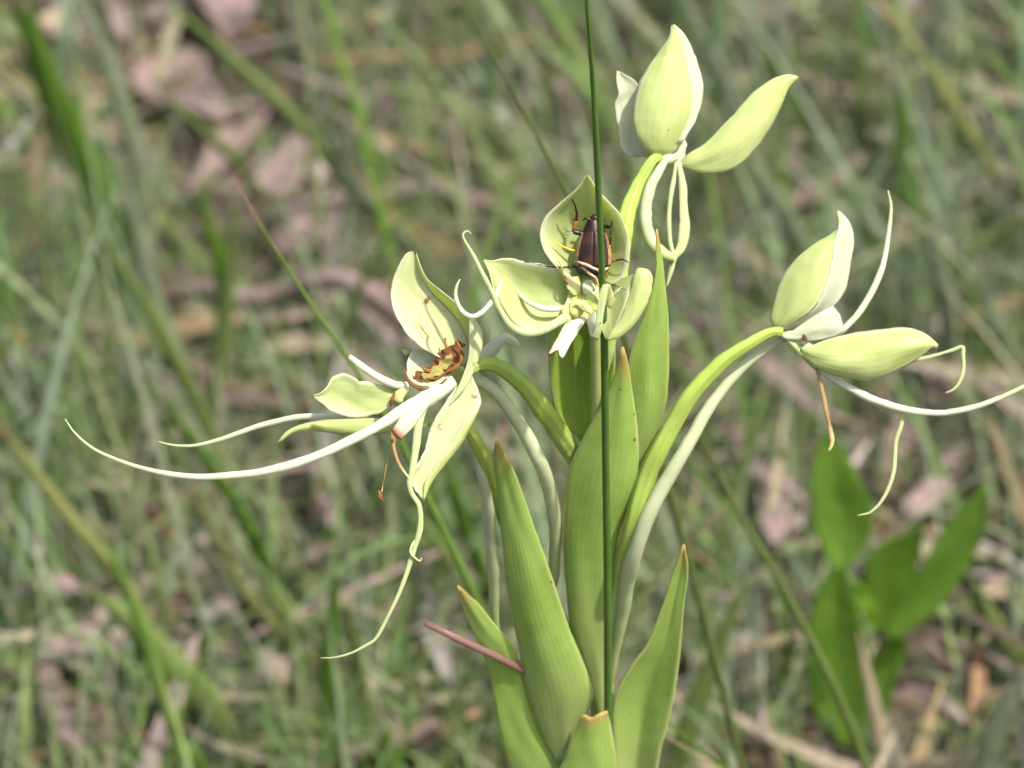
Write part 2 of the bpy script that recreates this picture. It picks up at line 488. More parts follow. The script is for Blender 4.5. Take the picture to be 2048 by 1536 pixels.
def mass_mat(name, transl, rough):
    """colour of each blade or scrap is stored with it"""
    m = bpy.data.materials.new(name); m.use_nodes = True
    nt = m.node_tree; nt.nodes.clear(); L = nt.links.new
    at = N(nt, 'ShaderNodeAttribute', attribute_name='tint')
    tc = N(nt, 'ShaderNodeTexCoord'); nz = N(nt, 'ShaderNodeTexNoise', Scale=140.0, Detail=3.0)
    L(tc.outputs['Object'], nz.inputs['Vector'])
    hv = N(nt, 'ShaderNodeHueSaturation'); L(at.outputs['Color'], hv.inputs['Color'])
    L(math_(nt, 'ADD', .72, math_(nt, 'MULTIPLY', nz.outputs[0], .56)), hv.inputs['Value'])
    b = N(nt, 'ShaderNodeBsdfPrincipled', Roughness=rough); L(hv.outputs[0], b.inputs['Base Color'])
    b.inputs['Specular IOR Level'].default_value = .35
    t = N(nt, 'ShaderNodeBsdfTranslucent'); L(hv.outputs[0], t.inputs[0])
    ms = N(nt, 'ShaderNodeMixShader'); ms.inputs[0].default_value = transl
    L(b.outputs[0], ms.inputs[1]); L(t.outputs[0], ms.inputs[2])
    o = N(nt, 'ShaderNodeOutputMaterial'); L(ms.outputs[0], o.inputs[0])
    MAT[name] = m
mass_mat('grass_mass', .38, .5)
mass_mat('litter_mass', .2, .65)

# ------------------------------------------------------------------ ground
def ground():
    xs = np.concatenate([[-200, -40, -10, -4], np.linspace(-2, 2, 61), [4, 10, 40, 200]])
    ys = np.concatenate([[-200, -40, -10, -3], np.linspace(-1, 3.5, 70), [5, 10, 40, 200]])
    X, Y = np.meshgrid(xs, ys)
    near = np.exp(-(X ** 2 + (Y - .8) ** 2) / 6.0)
    Z = near * (.008 * np.sin(X * 9 + Y * 4) + .006 * np.sin(X * 21 - Y * 17 + 1) + .004 * np.sin(X * 43 + Y * 37)) - .008
    V = np.stack([X, Y, Z], 2).reshape(-1, 3)
    m = len(xs)
    F = [(i * m + j, i * m + j + 1, (i + 1) * m + j + 1, (i + 1) * m + j) for i in range(len(ys) - 1) for j in range(m - 1)]
    g = part('ground', [((V, F, V[:, :2]), 'soil')])
    tag(g, 'dark crumbly soil beneath the grass and leaf litter', kind='structure')
ground()

# ------------------------------------------------------------------ mass builders (grass, litter)
def strips(name, items, mat):
    """items: (centre line n x 3, half widths n, side vector, fold, colour)"""
    V, F, K = [], [], []
    o = 0
    for P, hw, side, fold, col in items:
        n = len(P)
        T = np.gradient(P, axis=0)
        T /= np.maximum(np.linalg.norm(T, axis=1, keepdims=True), 1e-9)
        S = side - T * (T @ side)[:, None]
        S /= np.maximum(np.linalg.norm(S, axis=1, keepdims=True), 1e-9)
        Nn = np.cross(T, S)
        V.append(np.stack([P - S * hw[:, None], P - Nn * (hw * fold)[:, None], P + S * hw[:, None]], 1).reshape(-1, 3))
        K.append(np.repeat([col], n * 3, 0))
        for i in range(n - 1):
            a = o + i * 3
            F.append((a, a + 1, a + 4, a + 3)); F.append((a + 1, a + 2, a + 5, a + 4))
        o += n * 3
    V = np.vstack(V); K = np.vstack(K)
    me = bpy.data.meshes.new(name)
    me.from_pydata(V.tolist(), [], F)
    me.polygons.foreach_set('use_smooth', [True] * len(F))
    a = me.color_attributes.new('tint', 'FLOAT_COLOR', 'POINT')
    a.data.foreach_set('color', np.hstack([K, np.ones((len(K), 1))]).astype(np.float32).ravel())
    me.materials.append(MAT[mat])
    me.update()
    ob = bpy.data.objects.new(name, me)
    C.objects.link(ob)
    return ob

GREENS = [((0.131, 0.211, 0.055), 3.4), ((0.09, 0.17, 0.024), 2.0), ((0.167, 0.227, 0.125), 4.2), ((0.184, 0.232, 0.085), 2.6), ((0.243, 0.242, 0.145), 1.4), ((0.261, 0.227, 0.18), 0.7), ((0.225, 0.278, 0.165), 3.0)]
def pick(tab):
    c = rnd.choices([a for a, _ in tab], [b for _, b in tab])[0]
    f = rnd.uniform(.75, 1.25)
    return np.array([c[0] * f * rnd.uniform(.93, 1.07), c[1] * f, c[2] * f * rnd.uniform(.9, 1.1)])
def blade_item(x, y, L, wd, az, lean, droop, col, n=7, z0=-.012):
    d = np.array([math.cos(az), math.sin(az), 0])
    t = np.linspace(0, 1, n)
    ang = lean + droop * t ** 1.4
    st = np.stack([np.sin(ang), np.cos(ang)], 1) * (L / (n - 1))
    rad = np.concatenate([[0], np.cumsum(st[:-1, 0])])
    hh = np.concatenate([[0], np.cumsum(st[:-1, 1])])
    P = np.array([x, y, z0]) + rad[:, None] * d + hh[:, None] * np.array([0, 0, 1.0])
    P[:, 2] = np.maximum(P[:, 2], .004 + z0 * (t < .01))
    side = np.array([-d[1], d[0], 0]) * math.cos(.6) + np.array([0, 0, 1]) * 0
    a2 = az + math.pi / 2 + rnd.uniform(-.8, .8)
    side = np.array([math.cos(a2), math.sin(a2), rnd.uniform(-.2, .2)])
    hw = wd * .5 * np.clip(1.05 - t ** 2.2, .04, 1)
    return (P, hw, side, rnd.uniform(.1, .5), col)
def to_px(P):
    d = P - CAM
    dep = d @ FWD
    return 1024 + d[:, 0] / dep * D0 / PX, 768 - (d @ UPV) / dep * D0 / PX
# bare places where fallen leaves or the broad plant lie open between the tussocks
BARE = [(10, -20, 130, 260, .55), (150, 1050, 330, 1400, .5), (255, 85, 470, 250, .9), (370, 195, 640, 400, .85), (395, -40, 520, 100, .85), (300, 545, 830, 690, .6), (565, 860, 690, 1065, .7), (1500, 920, 1600, 1090, .7), (1600, 860, 1990, 1500, .85), (1340, 620, 1420, 760, .5), (440, 120, 520, 190, .6)]
def bare(P):
    x, y = to_px(P)
    for x0, y0, x1, y1, pr in BARE:
        if ((x > x0) & (x < x1) & (y > y0) & (y < y1)).any() and rnd.random() < pr:
            return True
    return False
def grass_mass():
    items = []
    for k in range(6700):
        inner = k < 4400
        if inner:
            x = rnd.uniform(-.36, .36); y = rnd.uniform(.16, 1.25)
        else:
            x = rnd.uniform(-1.7, 1.7); y = rnd.uniform(-.25, 3.4)
            if abs(x) < .3 and y < .3: continue
        if y < .32 and abs(x) < .42:
            L = rnd.uniform(.05, .11)
        else:
            L = rnd.choice([rnd.uniform(.04, .10), rnd.uniform(.06, .15), rnd.uniform(.10, .24)])
        L *= min(1.0, .45 + .55 * max(0.0, y) / .75)
        wd = rnd.choice([rnd.uniform(.0010, .002), rnd.uniform(.0014, .0028), rnd.uniform(.0024, .005)])
        az = rnd.gauss(math.pi * .96, .8) if rnd.random() < .45 else rnd.uniform(0, 2 * math.pi)
        it = blade_item(x, y, L, wd, az, rnd.uniform(.05, .75), rnd.uniform(.1, 1.1), pick(GREENS))
        if not bare(it[0]):
            items.append(it)
    for k in range(15000):
        # fine wisps, criss-cross
        if k < 9000:
            x = rnd.uniform(-.36, .36); y = rnd.uniform(.16, 1.25)
        elif k < 13000:
            x = rnd.uniform(-.26, .26); y = rnd.uniform(.2, .62)
        else:
            x = rnd.uniform(-1.7, 1.7); y = rnd.uniform(.3, 3.4)
        it = blade_item(x, y, rnd.uniform(.03, .10), rnd.uniform(.0005, .0016) * (1.0 if k < 9000 else 1.5), rnd.uniform(0, 6.28), rnd.uniform(.1, 1.3), rnd.uniform(-.3, 1.2), pick(GREENS) * rnd.uniform(.8, 1.2), n=5)
        if not bare(it[0]) or rnd.random() < .25:
            items.append(it)
    g = strips('grass', items, 'grass_mass')
    tag(g, 'mixed thin green and straw grass filling the background', kind='stuff')
grass_mass()
LITTER = [((.26, .19, .17), 3.4), ((.215, .16, .135), 2.6), ((.28, .235, .165), 2.8), ((.13, .09, .05), 2.4), ((.23, .16, .08), 1), ((.31, .265, .24), .9), ((.075, .06, .038), 2.0)]
HOLLOW = [(455, 115, 520, 200), (505, 225, 565, 300), (355, 245, 410, 300), (560, 340, 620, 400), (400, 480, 450, 540)]   # dark gaps in the litter
def litter_mass():
    items = []
    for k in range(5200):
        if k < 3000:
            x = rnd.uniform(-.36, .36); y = rnd.uniform(.1, 1.25)
        else:
            x = rnd.uniform(-1.7, 1.7); y = rnd.uniform(-.6, 3.4)
        L = rnd.choice([rnd.uniform(.012, .03), rnd.uniform(.03, .07), rnd.uniform(.05, .12)])
        wd = rnd.choice([rnd.uniform(.0015, .003), rnd.uniform(.003, .006), rnd.uniform(.005, .009)])
        az = rnd.uniform(0, 2 * math.pi)
        t = np.linspace(-.5, .5, 5)
        d = np.array([math.cos(az), math.sin(az), rnd.gauss(0, .22)])
        cv = np.array([-math.sin(az), math.cos(az), 0]) * rnd.uniform(-.25, .25) + np.array([0, 0, rnd.uniform(-.3, .5)])
        P = np.array([x, y, rnd.uniform(.001, .018)]) + t[:, None] * L * d + (t ** 2)[:, None] * L * cv
        hw = wd * .5 * np.clip(1 - (2 * np.abs(t)) ** 2.5, .12, 1)
        side = np.array([-math.sin(az), math.cos(az), rnd.gauss(0, .5)])
        qx, qy = to_px(P)
        if any(((qx > a) & (qx < c) & (qy > b) & (qy < d_)).any() for a, b, c, d_ in HOLLOW):
            continue
        items.append((P, hw, side, rnd.uniform(-.4, .6), pick(LITTER)))
    g = strips('leaf_litter', items, 'litter_mass')
    tag(g, 'pinkish dry scraps of leaves and grass strewn over the soil', kind='stuff')
litter_mass()

# ------------------------------------------------------------------ single background blades and leaves
def blade(name, label, mat, width, pts, Y=None, lean=0.0, group=None, cat='grass', n=18, taper=1.0, blunt=False, facing=True):
    """pts: photo points from tip to root; the root stands on the ground (Y from there) or Y is given and the blade runs on down"""
    P = None
    if Y is None:
        Y = on_ground(*pts[-1])[1]
    W = [on_lean(p[0], p[1], Y, lean) for p in pts]
    last, prev = W[-1], W[-2]
    if last[2] > .012:
        d = (last - prev); d = d / max(abs(d[2]), 1e-6) * -1 if d[2] > 0 else d / max(-d[2], 1e-6)
        dx = max(-.25, min(.25, d[0] * last[2] * .6))
        W.append(np.array([last[0] + dx * .6, Y + lean * last[2] * .45, last[2] * .45]))
        W.append(np.array([last[0] + dx, Y, -.01]))
    W = spline(W, n)[::-1]          # root -> tip
    t = np.linspace(0, 1, n)
    hw = width * .5 * np.clip((.72 + .5 * t) * (1 - t ** (5 if blunt else 2.6) * taper) + (.02 if not blunt else .1), .03, 2)
    T = np.gradient(W, axis=0); T /= np.linalg.norm(T, axis=1, keepdims=True)
    S = np.cross(T, FWD); S /= np.maximum(np.linalg.norm(S, axis=1, keepdims=True), 1e-9)
    tw = rnd.uniform(-.5, .5)
    Nn = np.cross(S, T)
    S = S * math.cos(tw) + Nn * math.sin(tw)
    Nn = np.cross(S, T)
    m = 5
    x = np.linspace(-1, 1, m)
    G = W[:, None, :] + S[:, None, :] * (hw[:, None] * x)[:, :, None] - Nn[:, None, :] * (hw[:, None] * (1 - np.abs(x)) * .35)[:, :, None]
    UV = np.stack([np.repeat([(x + 1) / 2], n, 0), np.repeat(t[:, None], m, 1)], 2)
    ob = part(name, [(thick_grid(G, UV, .00025), mat)], origin=W[0])
    return tag(ob, label, cat, group)

GB = 'single grass blades behind the orchid'
TALL = [
 ('grass_blade', 'broad bright green grass blade arching beside the pinkish fallen leaves', 'blade_bright', .014, [(22, -60), (38, 20), (70, 95), (105, 200), (150, 300), (195, 390), (225, 520), (240, 640)]),
 ('grass_blade', 'second broad bright green blade leaning along the wider one', 'blade_bright', .010, [(62, -40), (72, 60), (120, 190), (190, 330), (240, 420), (300, 560)]),
 ('grass_blade', 'yellowish grass blade crossing over the bright green blades', 'blade_yellow', .006, [(-30, 110), (60, 180), (130, 260), (190, 340), (260, 400), (330, 450), (420, 540)]),
 ('grass_blade', 'dull sage blade dropping beside the large pinkish leaf', 'blade_sage', .008, [(150, -40), (190, 60), (235, 180), (268, 290), (290, 420), (300, 560)]),
 ('grass_blade', 'straw green blade slanting across the pinkish leaves and dark gap', 'blade_mid', .0055, [(300, -30), (400, 60), (500, 150), (590, 235), (680, 350), (770, 450), (860, 560)]),
 ('grass_blade', 'short green blade lying across the large pinkish leaf', 'blade_mid', .0055, [(300, 150), (340, 200), (400, 255), (470, 320), (520, 390), (560, 480)]),
 ('grass_blade', 'bright green upright blade beneath the pinkish leaves', 'blade_bright', .007, [(398, 360), (410, 430), (440, 520), (450, 640), (430, 780)]),
 ('grass_blade', 'sage green blade sloping from the dark hollow to the hooded flower', 'blade_sage', .005, [(600, 180), (680, 330), (760, 430), (850, 520), (920, 640)]),
 ('grass_blade', 'long green blade running down to the long white lip thread', 'blade_mid', .006, [(160, 420), (260, 560), (330, 680), (390, 800), (450, 930), (520, 1040)]),
 ('grass_blade', 'pale sage blade curving beside the arched dead blade', 'blade_sage', .0065, [(230, 300), (270, 450), (310, 600), (360, 730), (400, 850)]),
 ('grass_blade', 'green upright blade beyond the short cut lip lobe', 'blade_mid', .006, [(470, 400), (460, 520), (450, 640), (430, 780), (420, 940)]),
 ('grass_blade', 'yellow green blade sloping past the small dark bladed tuft', 'blade_yellow', .0055, [(-20, 830), (60, 930), (140, 1040), (220, 1130), (280, 1230), (330, 1360)]),
 ('grass_blade', 'dark green pointed blade with a brown tip rising alone', 'blade_tipped', .0045, [(192, 1045), (225, 1110), (255, 1180), (285, 1260), (315, 1360), (350, 1470), (380, 1600)]),
 ('grass_blade', 'wide light green leaf folded over near the dark pointed blade', 'blade_mid', .012, [(180, 1180), (260, 1240), (320, 1310), (400, 1390), (460, 1500)]),
 ('grass_blade', 'wide green upright blade below the dangling white thread', 'blade_bright', .0065, [(672, 1120), (668, 1200), (660, 1290), (655, 1400), (655, 1560)]),
 ('grass_blade', 'lighter green blade standing beside the wide upright one', 'blade_mid', .006, [(690, 1190), (705, 1270), (722, 1370), (738, 1470), (745, 1560)]),
 ('grass_blade', 'stubby dark green blade with a folded straw tip', 'blade_bright', .0105, [(772, 1452), (774, 1500), (776, 1560), (776, 1640)]),
 ('grass_blade', 'bright green blade end near the lower fallen pinkish strip', 'blade_bright', .011, [(372, 1480), (382, 1530), (390, 1600)]),
 ('grass_blade', 'green diagonal blade behind the withered thread below the flower', 'blade_mid', .0045, [(800, 1010), (860, 1060), (910, 1130), (960, 1230), (1000, 1350)]),
 ('grass_blade', 'green blade slanting between the thread and the leafy bract', 'blade_bright', .007, [(870, 900), (910, 990), (940, 1080), (980, 1180), (1020, 1300)]),
 ('grass_blade', 'green blade with a bent top near the dangling thread', 'blade_mid', .005, [(590, 1060), (560, 1120), (545, 1180), (580, 1260), (620, 1360)]),
 ('grass_blade', 'long green blade passing beneath the two white lip threads', 'blade_bright', .0055, [(290, 760), (370, 860), (440, 960), (510, 1080), (560, 1200), (600, 1330)]),
 ('grass_blade', 'thin olive blade crossing the litter under the lip threads', 'blade_yellow', .0035, [(380, 960), (440, 1080), (490, 1180), (560, 1260), (640, 1330)]),
 ('grass_blade', 'grey green broad blade hanging behind the upturned sepal', 'blade_sage', .0085, [(1350, -40), (1385, 40), (1430, 130), (1465, 210), (1500, 330), (1550, 420)]),
 ('grass_blade', 'grey green upright blade above the upturned sepal tip', 'blade_sage', .0085, [(1545, -40), (1560, 60), (1570, 150), (1565, 260), (1550, 400)]),
 ('grass_blade', 'sage blade sloping towards the flower on the arching stalk', 'blade_sage', .008, [(1470, 250), (1510, 340), (1560, 410), (1605, 500), (1640, 620)]),
 ('grass_blade', 'pale sage upright blade beside the thin upright thread', 'blade_sage', .0095, [(1880, -40), (1870, 60), (1858, 180), (1845, 290), (1840, 380)]),
 ('grass_blade', 'straw blade leaning over the pale sage upright blade', 'straw', .006, [(1720, -30), (1800, 60), (1860, 130), (1930, 250), (1990, 340)]),
 ('grass_blade', 'olive blade sloping down beyond the thin upright thread', 'blade_yellow', .005, [(1740, -40), (1800, 50), (1900, 200), (1980, 330), (2060, 440)]),
 ('grass_blade', 'bright green upright blade beyond the thin upright thread', 'blade_bright', .0075, [(1800, 150), (1806, 240), (1800, 330), (1830, 430), (1900, 560)]),
 ('grass_blade', 'green blade lying across level beyond the curved thin thread', 'blade_mid', .0065, [(2060, 420), (1990, 470), (1920, 530), (1870, 590), (1850, 680)]),
 ('grass_blade', 'sage blade standing at the outer end of the side sepal', 'blade_sage', .008, [(1850, 430), (1862, 500), (1890, 580), (1900, 680), (1890, 800)]),
 ('grass_blade', 'light green wide blade rising beside the lower bract', 'blade_mid', .0075, [(1500, 1145), (1462, 1230), (1428, 1320), (1384, 1430), (1350, 1540), (1320, 1680)]),
 ('grass_blade', 'pale sage blade standing beyond the broad leaves', 'blade_sage', .0095, [(2060, 1330), (2030, 1390), (1995, 1450), (1970, 1540), (1950, 1640)]),
 ('grass_blade', 'green blade bending away past the broad leaved plant', 'blade_mid', .006, [(1940, 1150), (1975, 1220), (2010, 1280), (2060, 1340)]),
 ('grass_blade', 'pale straw stalk standing against the broad leaved plant', 'straw', .0045, [(1716, 1262), (1730, 1330), (1748, 1410), (1765, 1500), (1775, 1580)]),
]
for nm, lb, mt, wd, pts in TALL:
    blade(nm, lb, mt, wd, pts, group=GB)
# nearer ones, less out of focus
blade('grass_blade', 'slim green blade with a rusty tip slanting towards the flower beside it', 'blade_tipped', .0022, [(463, 350), (485, 388), (530, 465), (590, 562), (650, 650), (720, 752), (790, 860), (850, 985), (930, 1150), (1010, 1330)], Y=.10, group=GB)
blade('grass_blade', 'slim green blade slanting down to the beetle flower', 'blade_mid', .0022, [(900, -60), (932, 10), (985, 110), (1040, 210), (1090, 300), (1140, 400), (1210, 560)], Y=.14, group=GB)
blade('grass_blade', 'slim green blade slanting in front of the broad leaved plant', 'blade_mid', .0028, [(1360, 780), (1397, 860), (1440, 950), (1480, 1030), (1530, 1112), (1604, 1247), (1670, 1379), (1727, 1520)], Y=.15, group=GB)
blade('grass_blade', 'yellowish slim blade pointing away from the arching stalk', 'blade_yellow', .0022, [(1462, 1000), (1420, 1045), (1375, 1089), (1300, 1165), (1260, 1240)], Y=.16, group=GB)
blade('grass_blade', 'thin dark green blade curving out under the lower bract', 'blade_bright', .0016, [(1225, 1310), (1262, 1352), (1320, 1430), (1390, 1490), (1460, 1545), (1520, 1640)], Y=.09, group=GB)
blade('grass_blade', 'thin yellow green blade curving low beneath the lower bract', 'blade_yellow', .0017, [(1300, 1455), (1334, 1476), (1390, 1508), (1450, 1540), (1520, 1600)], Y=.07, group=GB)

# arched dead blade and fallen leaves
def fallen(name, label, mat, L, Rr, lift=.012, bulge=.12, group='fallen dead leaves', cat='leaf', tilt=0.0, seed=0):
    """leaf lying on the ground between two traced edges; lift: height of its middle"""
    n, m = 16, 7
    rg = np.random.default_rng(seed)
    hs = rg.uniform(0, 6)
    l = spline(p3(L), n); r = spline(p3(Rr), n)
    G = np.zeros((n, m, 3)); UV = np.zeros((n, m, 2))
    for i in range(n):
        wd = np.linalg.norm((r[i] - l[i])[:2]) * PX * 1.9
        for j in range(m):
            t = j / (m - 1); v = i / (n - 1)
            p = l[i] * (1 - t) + r[i] * t
            h = .004 + lift * (.6 + .4 * math.sin(hs + 3.5 * v)) + bulge * wd * (abs(2 * t - 1) ** 1.5) + tilt * (t - .5) * wd
            G[i, j] = on_ground(p[0], p[1], max(h, .002)); UV[i, j] = (t, v)
    o = part(name, [(thick_grid(G, UV, .0004), mat)], origin=G[0, m // 2])
    return tag(o, label, cat, group)
fallen('dead_leaf', 'largest dry pinkish leaf lying beside a dark hollow', 'dead_leaf', [(262, 150), (300, 110), (350, 102), (400, 100), (420, 150), (450, 205), (452, 225)], [(268, 165), (290, 190), (330, 200), (370, 215), (400, 225), (430, 238), (450, 232)], lift=.02)
fallen('dead_leaf', 'pinkish dry leaf slanting under the largest one', 'dead_leaf', [(545, 195), (500, 205), (450, 230), (425, 270), (400, 330), (375, 385)], [(545, 200), (530, 235), (505, 270), (470, 310), (430, 350), (380, 390)], lift=.018, seed=1)
fallen('dead_leaf', 'narrow mauve leaf lying beyond the slim rusty tipped blade', 'dead_leaf', [(625, 255), (585, 270), (540, 310), (510, 350), (500, 375)], [(630, 262), (610, 310), (600, 360), (570, 390), (520, 385)], lift=.012, seed=2)
fallen('dead_leaf', 'pale pink leaf edged by a straw blade, beyond the largest one', 'dead_leaf', [(360, -60), (400, 0), (430, 50), (450, 90)], [(500, -60), (510, 0), (485, 60), (462, 92)], lift=.02, seed=3)
fallen('dead_leaf', 'reddish dry leaf far beyond beside a yellow blade', 'dead_leaf', [(205, -40), (215, 20), (230, 60), (250, 85)], [(255, -40), (252, 20), (258, 55), (252, 86)], lift=.016, seed=4)
fallen('dead_leaf', 'small white grey leaf scrap between two green blades', 'straw', [(140, 160), (145, 190), (160, 215), (175, 235)], [(165, 155), (185, 180), (190, 205), (180, 236)], lift=.012, seed=5)
fallen('dead_leaf', 'pale pinkish leaf lying behind the arched dead blade', 'dead_leaf', [(640, 420), (600, 425), (560, 450), (545, 490)], [(680, 440), (660, 480), (610, 500), (560, 505)], lift=.012, seed=6)
fallen('dead_leaf', 'long mauve dead strip lying below the long lip thread', 'dead_leaf', [(575, 865), (605, 900), (630, 970), (655, 1050)], [(615, 865), (640, 915), (665, 985), (675, 1050)], lift=.02, seed=7)
fallen('dead_leaf', 'upright pinkish dead leaf standing beside the broad leaved plant', 'dead_leaf', [(1545, 1085), (1520, 1040), (1515, 990), (1530, 940), (1555, 925)], [(1560, 1085), (1575, 1040), (1580, 990), (1572, 945), (1558, 925)], lift=.02, seed=8)
fallen('dead_leaf', 'pinkish curled leaf below the green lower blade with bent top', 'dead_leaf', [(480, 1390), (500, 1340), (540, 1320), (565, 1310)], [(500, 1395), (530, 1375), (555, 1350), (568, 1315)], lift=.015, seed=9)
fallen('dead_leaf', 'pale pinkish leaf beyond the yellow green sloping blade', 'dead_leaf', [(45, 1170), (80, 1145), (130, 1150), (180, 1175)], [(55, 1185), (90, 1180), (130, 1185), (182, 1185)], lift=.015, seed=10)
fallen('dead_leaf', 'pinkish leaf lying below the curled end of the thin thread', 'dead_leaf', [(1800, 1010), (1850, 960), (1890, 910), (1930, 890)], [(1815, 1040), (1870, 1010), (1910, 960), (1940, 900)], lift=.014, seed=11)
fallen('dead_leaf', 'whitish leaf scrap beyond the tip of the darkest broad leaf', 'straw', [(1960, 1175), (1990, 1155), (2030, 1165), (2070, 1190)], [(1965, 1190), (1995, 1195), (2030, 1200), (2070, 1215)], lift=.014, seed=12)
fallen('dead_leaf', 'mauve leaf scrap behind the base of the broad leaved plant', 'dead_leaf', [(1800, 1375), (1840, 1370), (1890, 1390), (1930, 1430)], [(1805, 1400), (1845, 1405), (1885, 1420), (1925, 1450)], lift=.014, seed=13)
fallen('dead_leaf', 'pink leaf beside the hanging spur of the uppermost flower', 'dead_leaf', [(1420, 500), (1430, 460), (1460, 440), (1500, 470)], [(1430, 520), (1455, 515), (1480, 500), (1505, 480)], lift=.012, seed=14)
fallen('dead_leaf', 'pinkish leaf near the long white spur and bract', 'dead_leaf', [(1345, 700), (1350, 650), (1375, 630), (1395, 660)], [(1360, 740), (1385, 740), (1405, 715), (1400, 670)], lift=.012, seed=15)
fallen('dead_leaf', 'mauve leaf lying behind the shrivelled hanging petal lobe', 'dead_leaf', [(1585, 740), (1600, 715), (1640, 730), (1660, 790)], [(1600, 765), (1625, 780), (1650, 800), (1662, 800)], lift=.012, seed=16)
fallen('dead_leaf', 'pinkish leaf lying above the hooked end of the thin thread', 'dead_leaf', [(1850, 790), (1865, 750), (1890, 730), (1905, 745)], [(1865, 815), (1895, 800), (1912, 780), (1908, 750)], lift=.012, seed=17)
fallen('dead_leaf', 'orange brown dry leaf on the litter beyond the broad leaves', 'dead_brown', [(1940, 1290), (1945, 1340), (1940, 1400), (1935, 1430)], [(1965, 1285), (1970, 1340), (1965, 1400), (1940, 1432)], lift=.012, seed=18)
fallen('dead_leaf', 'brown leaf patch under the yellowish crossing blade', 'dead_brown', [(75, 190), (110, 195), (150, 230), (170, 260)], [(80, 230), (110, 250), (140, 270), (168, 268)], lift=.01, seed=19)
fallen('dead_leaf', 'pinkish leaf scrap beside the dangling thread of the withered flower', 'dead_leaf', [(605, 1110), (615, 1085), (640, 1080), (660, 1100)], [(615, 1120), (635, 1120), (650, 1115), (660, 1105)], lift=.012, seed=20)
def dead_arch():
    pts = [(318, 610), (360, 588), (410, 577), (450, 590), (500, 596), (560, 590), (610, 572), (660, 560), (710, 568), (760, 600), (800, 650), (830, 720)]
    h = [.004, .012, .018, .02, .022, .026, .034, .04, .042, .036, .022, .004]
    W = spline([on_ground(p[0], p[1], k) for p, k in zip(pts, h)], 34)
    t = np.linspace(0, 1, 34)
    T = np.gradient(W, axis=0); T /= np.linalg.norm(T, axis=1, keepdims=True)
    S = np.cross(T, FWD); S /= np.linalg.norm(S, axis=1, keepdims=True)
    Nn = np.cross(S, T)
    hw = .0036 * np.clip(np.sin(math.pi * np.clip(t * .9 + .08, 0, 1)) ** .5, .2, 1)
    x = np.linspace(-1, 1, 5)
    G = W[:, None] + S[:, None] * (hw[:, None] * x)[:, :, None] + Nn[:, None] * (hw[:, None] * np.abs(x) * .5)[:, :, None]
    UV = np.stack([np.repeat([(x + 1) / 2], 34, 0), np.repeat(t[:, None], 5, 1)], 2)
    tag(part('dead_grass_leaf', [(thick_grid(G, UV, .0003), 'dead_leaf')], origin=W[0]), 'pinkish dead grass blade arched in two waves over the ground', 'grass')
dead_arch()
def twig(label, pts, r, h):
    W = spline([on_ground(p[0], p[1], h) for p in pts], 16)
    tag(part('twig', [(tube_world(W, np.linspace(r, r * .6, 16), 8), 'dead_brown')], origin=W[0]), label, 'twig', 'twigs on the ground')
twig('dark twig lying across the far grass beyond the tall rush', [(640, 125), (760, 115), (880, 120), (1000, 88), (1100, 75)], .0022, .02)
twig('brownish twig on the litter below the leafy bracts', [(840, 1490), (900, 1455), (960, 1420)], .0018, .012)

# ------------------------------------------------------------------ broad leaved plant
def broad_plant():
    Yb = on_ground(1740, 1500)[1]
    def z(py, dY=0.0): return zst(py, Yb + dY)
    base = on_lean(1745, 1560, Yb, 0); base[2] = 0
    e = empty('broad_leaf_plant', base)
    tag(e, 'low plant with broad dark green leaves standing in the litter', 'plant')
    def lf(L, Rr, dY, mat='broad_leaf', keel=-.12, lab=None, sd=0, tipz=0):
        n = len(L)
        f = lambda P: [(p[0], p[1], z(p[1], dY) + tipz * i / (len(P) - 1)) for i, p in enumerate(P)]
        part('leaf', [(sheet(f(L), f(Rr), 0, keel=keel, bulge=-.05, th=6, seed=sd, wave=5, rough=1.0), mat)], e, lab)
    lf([(1672, 1145), (1640, 1090), (1622, 1010), (1624, 930), (1635, 890), (1648, 862)], [(1700, 1135), (1735, 1085), (1748, 1030), (1722, 960), (1690, 905), (1652, 862)], .0, lab='sunlit upright leaf, tallest of the plant', sd=1, tipz=-40)
    lf([(1690, 1500), (1632, 1440), (1615, 1330), (1620, 1230), (1650, 1150), (1672, 1128)], [(1735, 1500), (1745, 1400), (1738, 1300), (1718, 1210), (1695, 1150), (1680, 1128)], -.012, sd=2)
    lf([(1752, 1262), (1730, 1200), (1728, 1130), (1765, 1085), (1810, 1065), (1838, 1052)], [(1768, 1262), (1800, 1215), (1825, 1160), (1840, 1110), (1846, 1070), (1842, 1052)], .01, sd=3)
    lf([(1765, 1275), (1795, 1205), (1850, 1120), (1900, 1040), (1945, 990), (1970, 972)], [(1785, 1285), (1850, 1240), (1900, 1190), (1950, 1110), (1975, 1040), (1976, 975)], -.01, sd=4)
    lf([(1742, 1262), (1722, 1210), (1708, 1180), (1705, 1162)], [(1764, 1255), (1752, 1215), (1730, 1180), (1712, 1162)], -.02, 'broad_young', lab='small bright yellow green young leaf', sd=5)
    lf([(1735, 1500), (1732, 1420), (1738, 1340), (1760, 1285), (1800, 1268)], [(1762, 1500), (1780, 1410), (1800, 1340), (1815, 1295), (1806, 1268)], -.006, sd=6)
    part('stalk', [(tube([(1745, 1620, z(1620)), (1742, 1500, z(1500)), (1748, 1380, z(1380)), (1758, 1250, z(1250)), (1700, 1140, z(1140))], [9, 9, 8, 7, 4]), 'blade_mid')], e)
    # run the stalk into the soil
    a = on_lean(1745, 1615, Yb, 0)
    if a[2] > 0:
        part('stalk', [(tube_world(spline([a, (a[0], a[1], -.01)], 6), np.full(6, 10 * PX), 8), 'blade_mid')], e)
broad_plant()

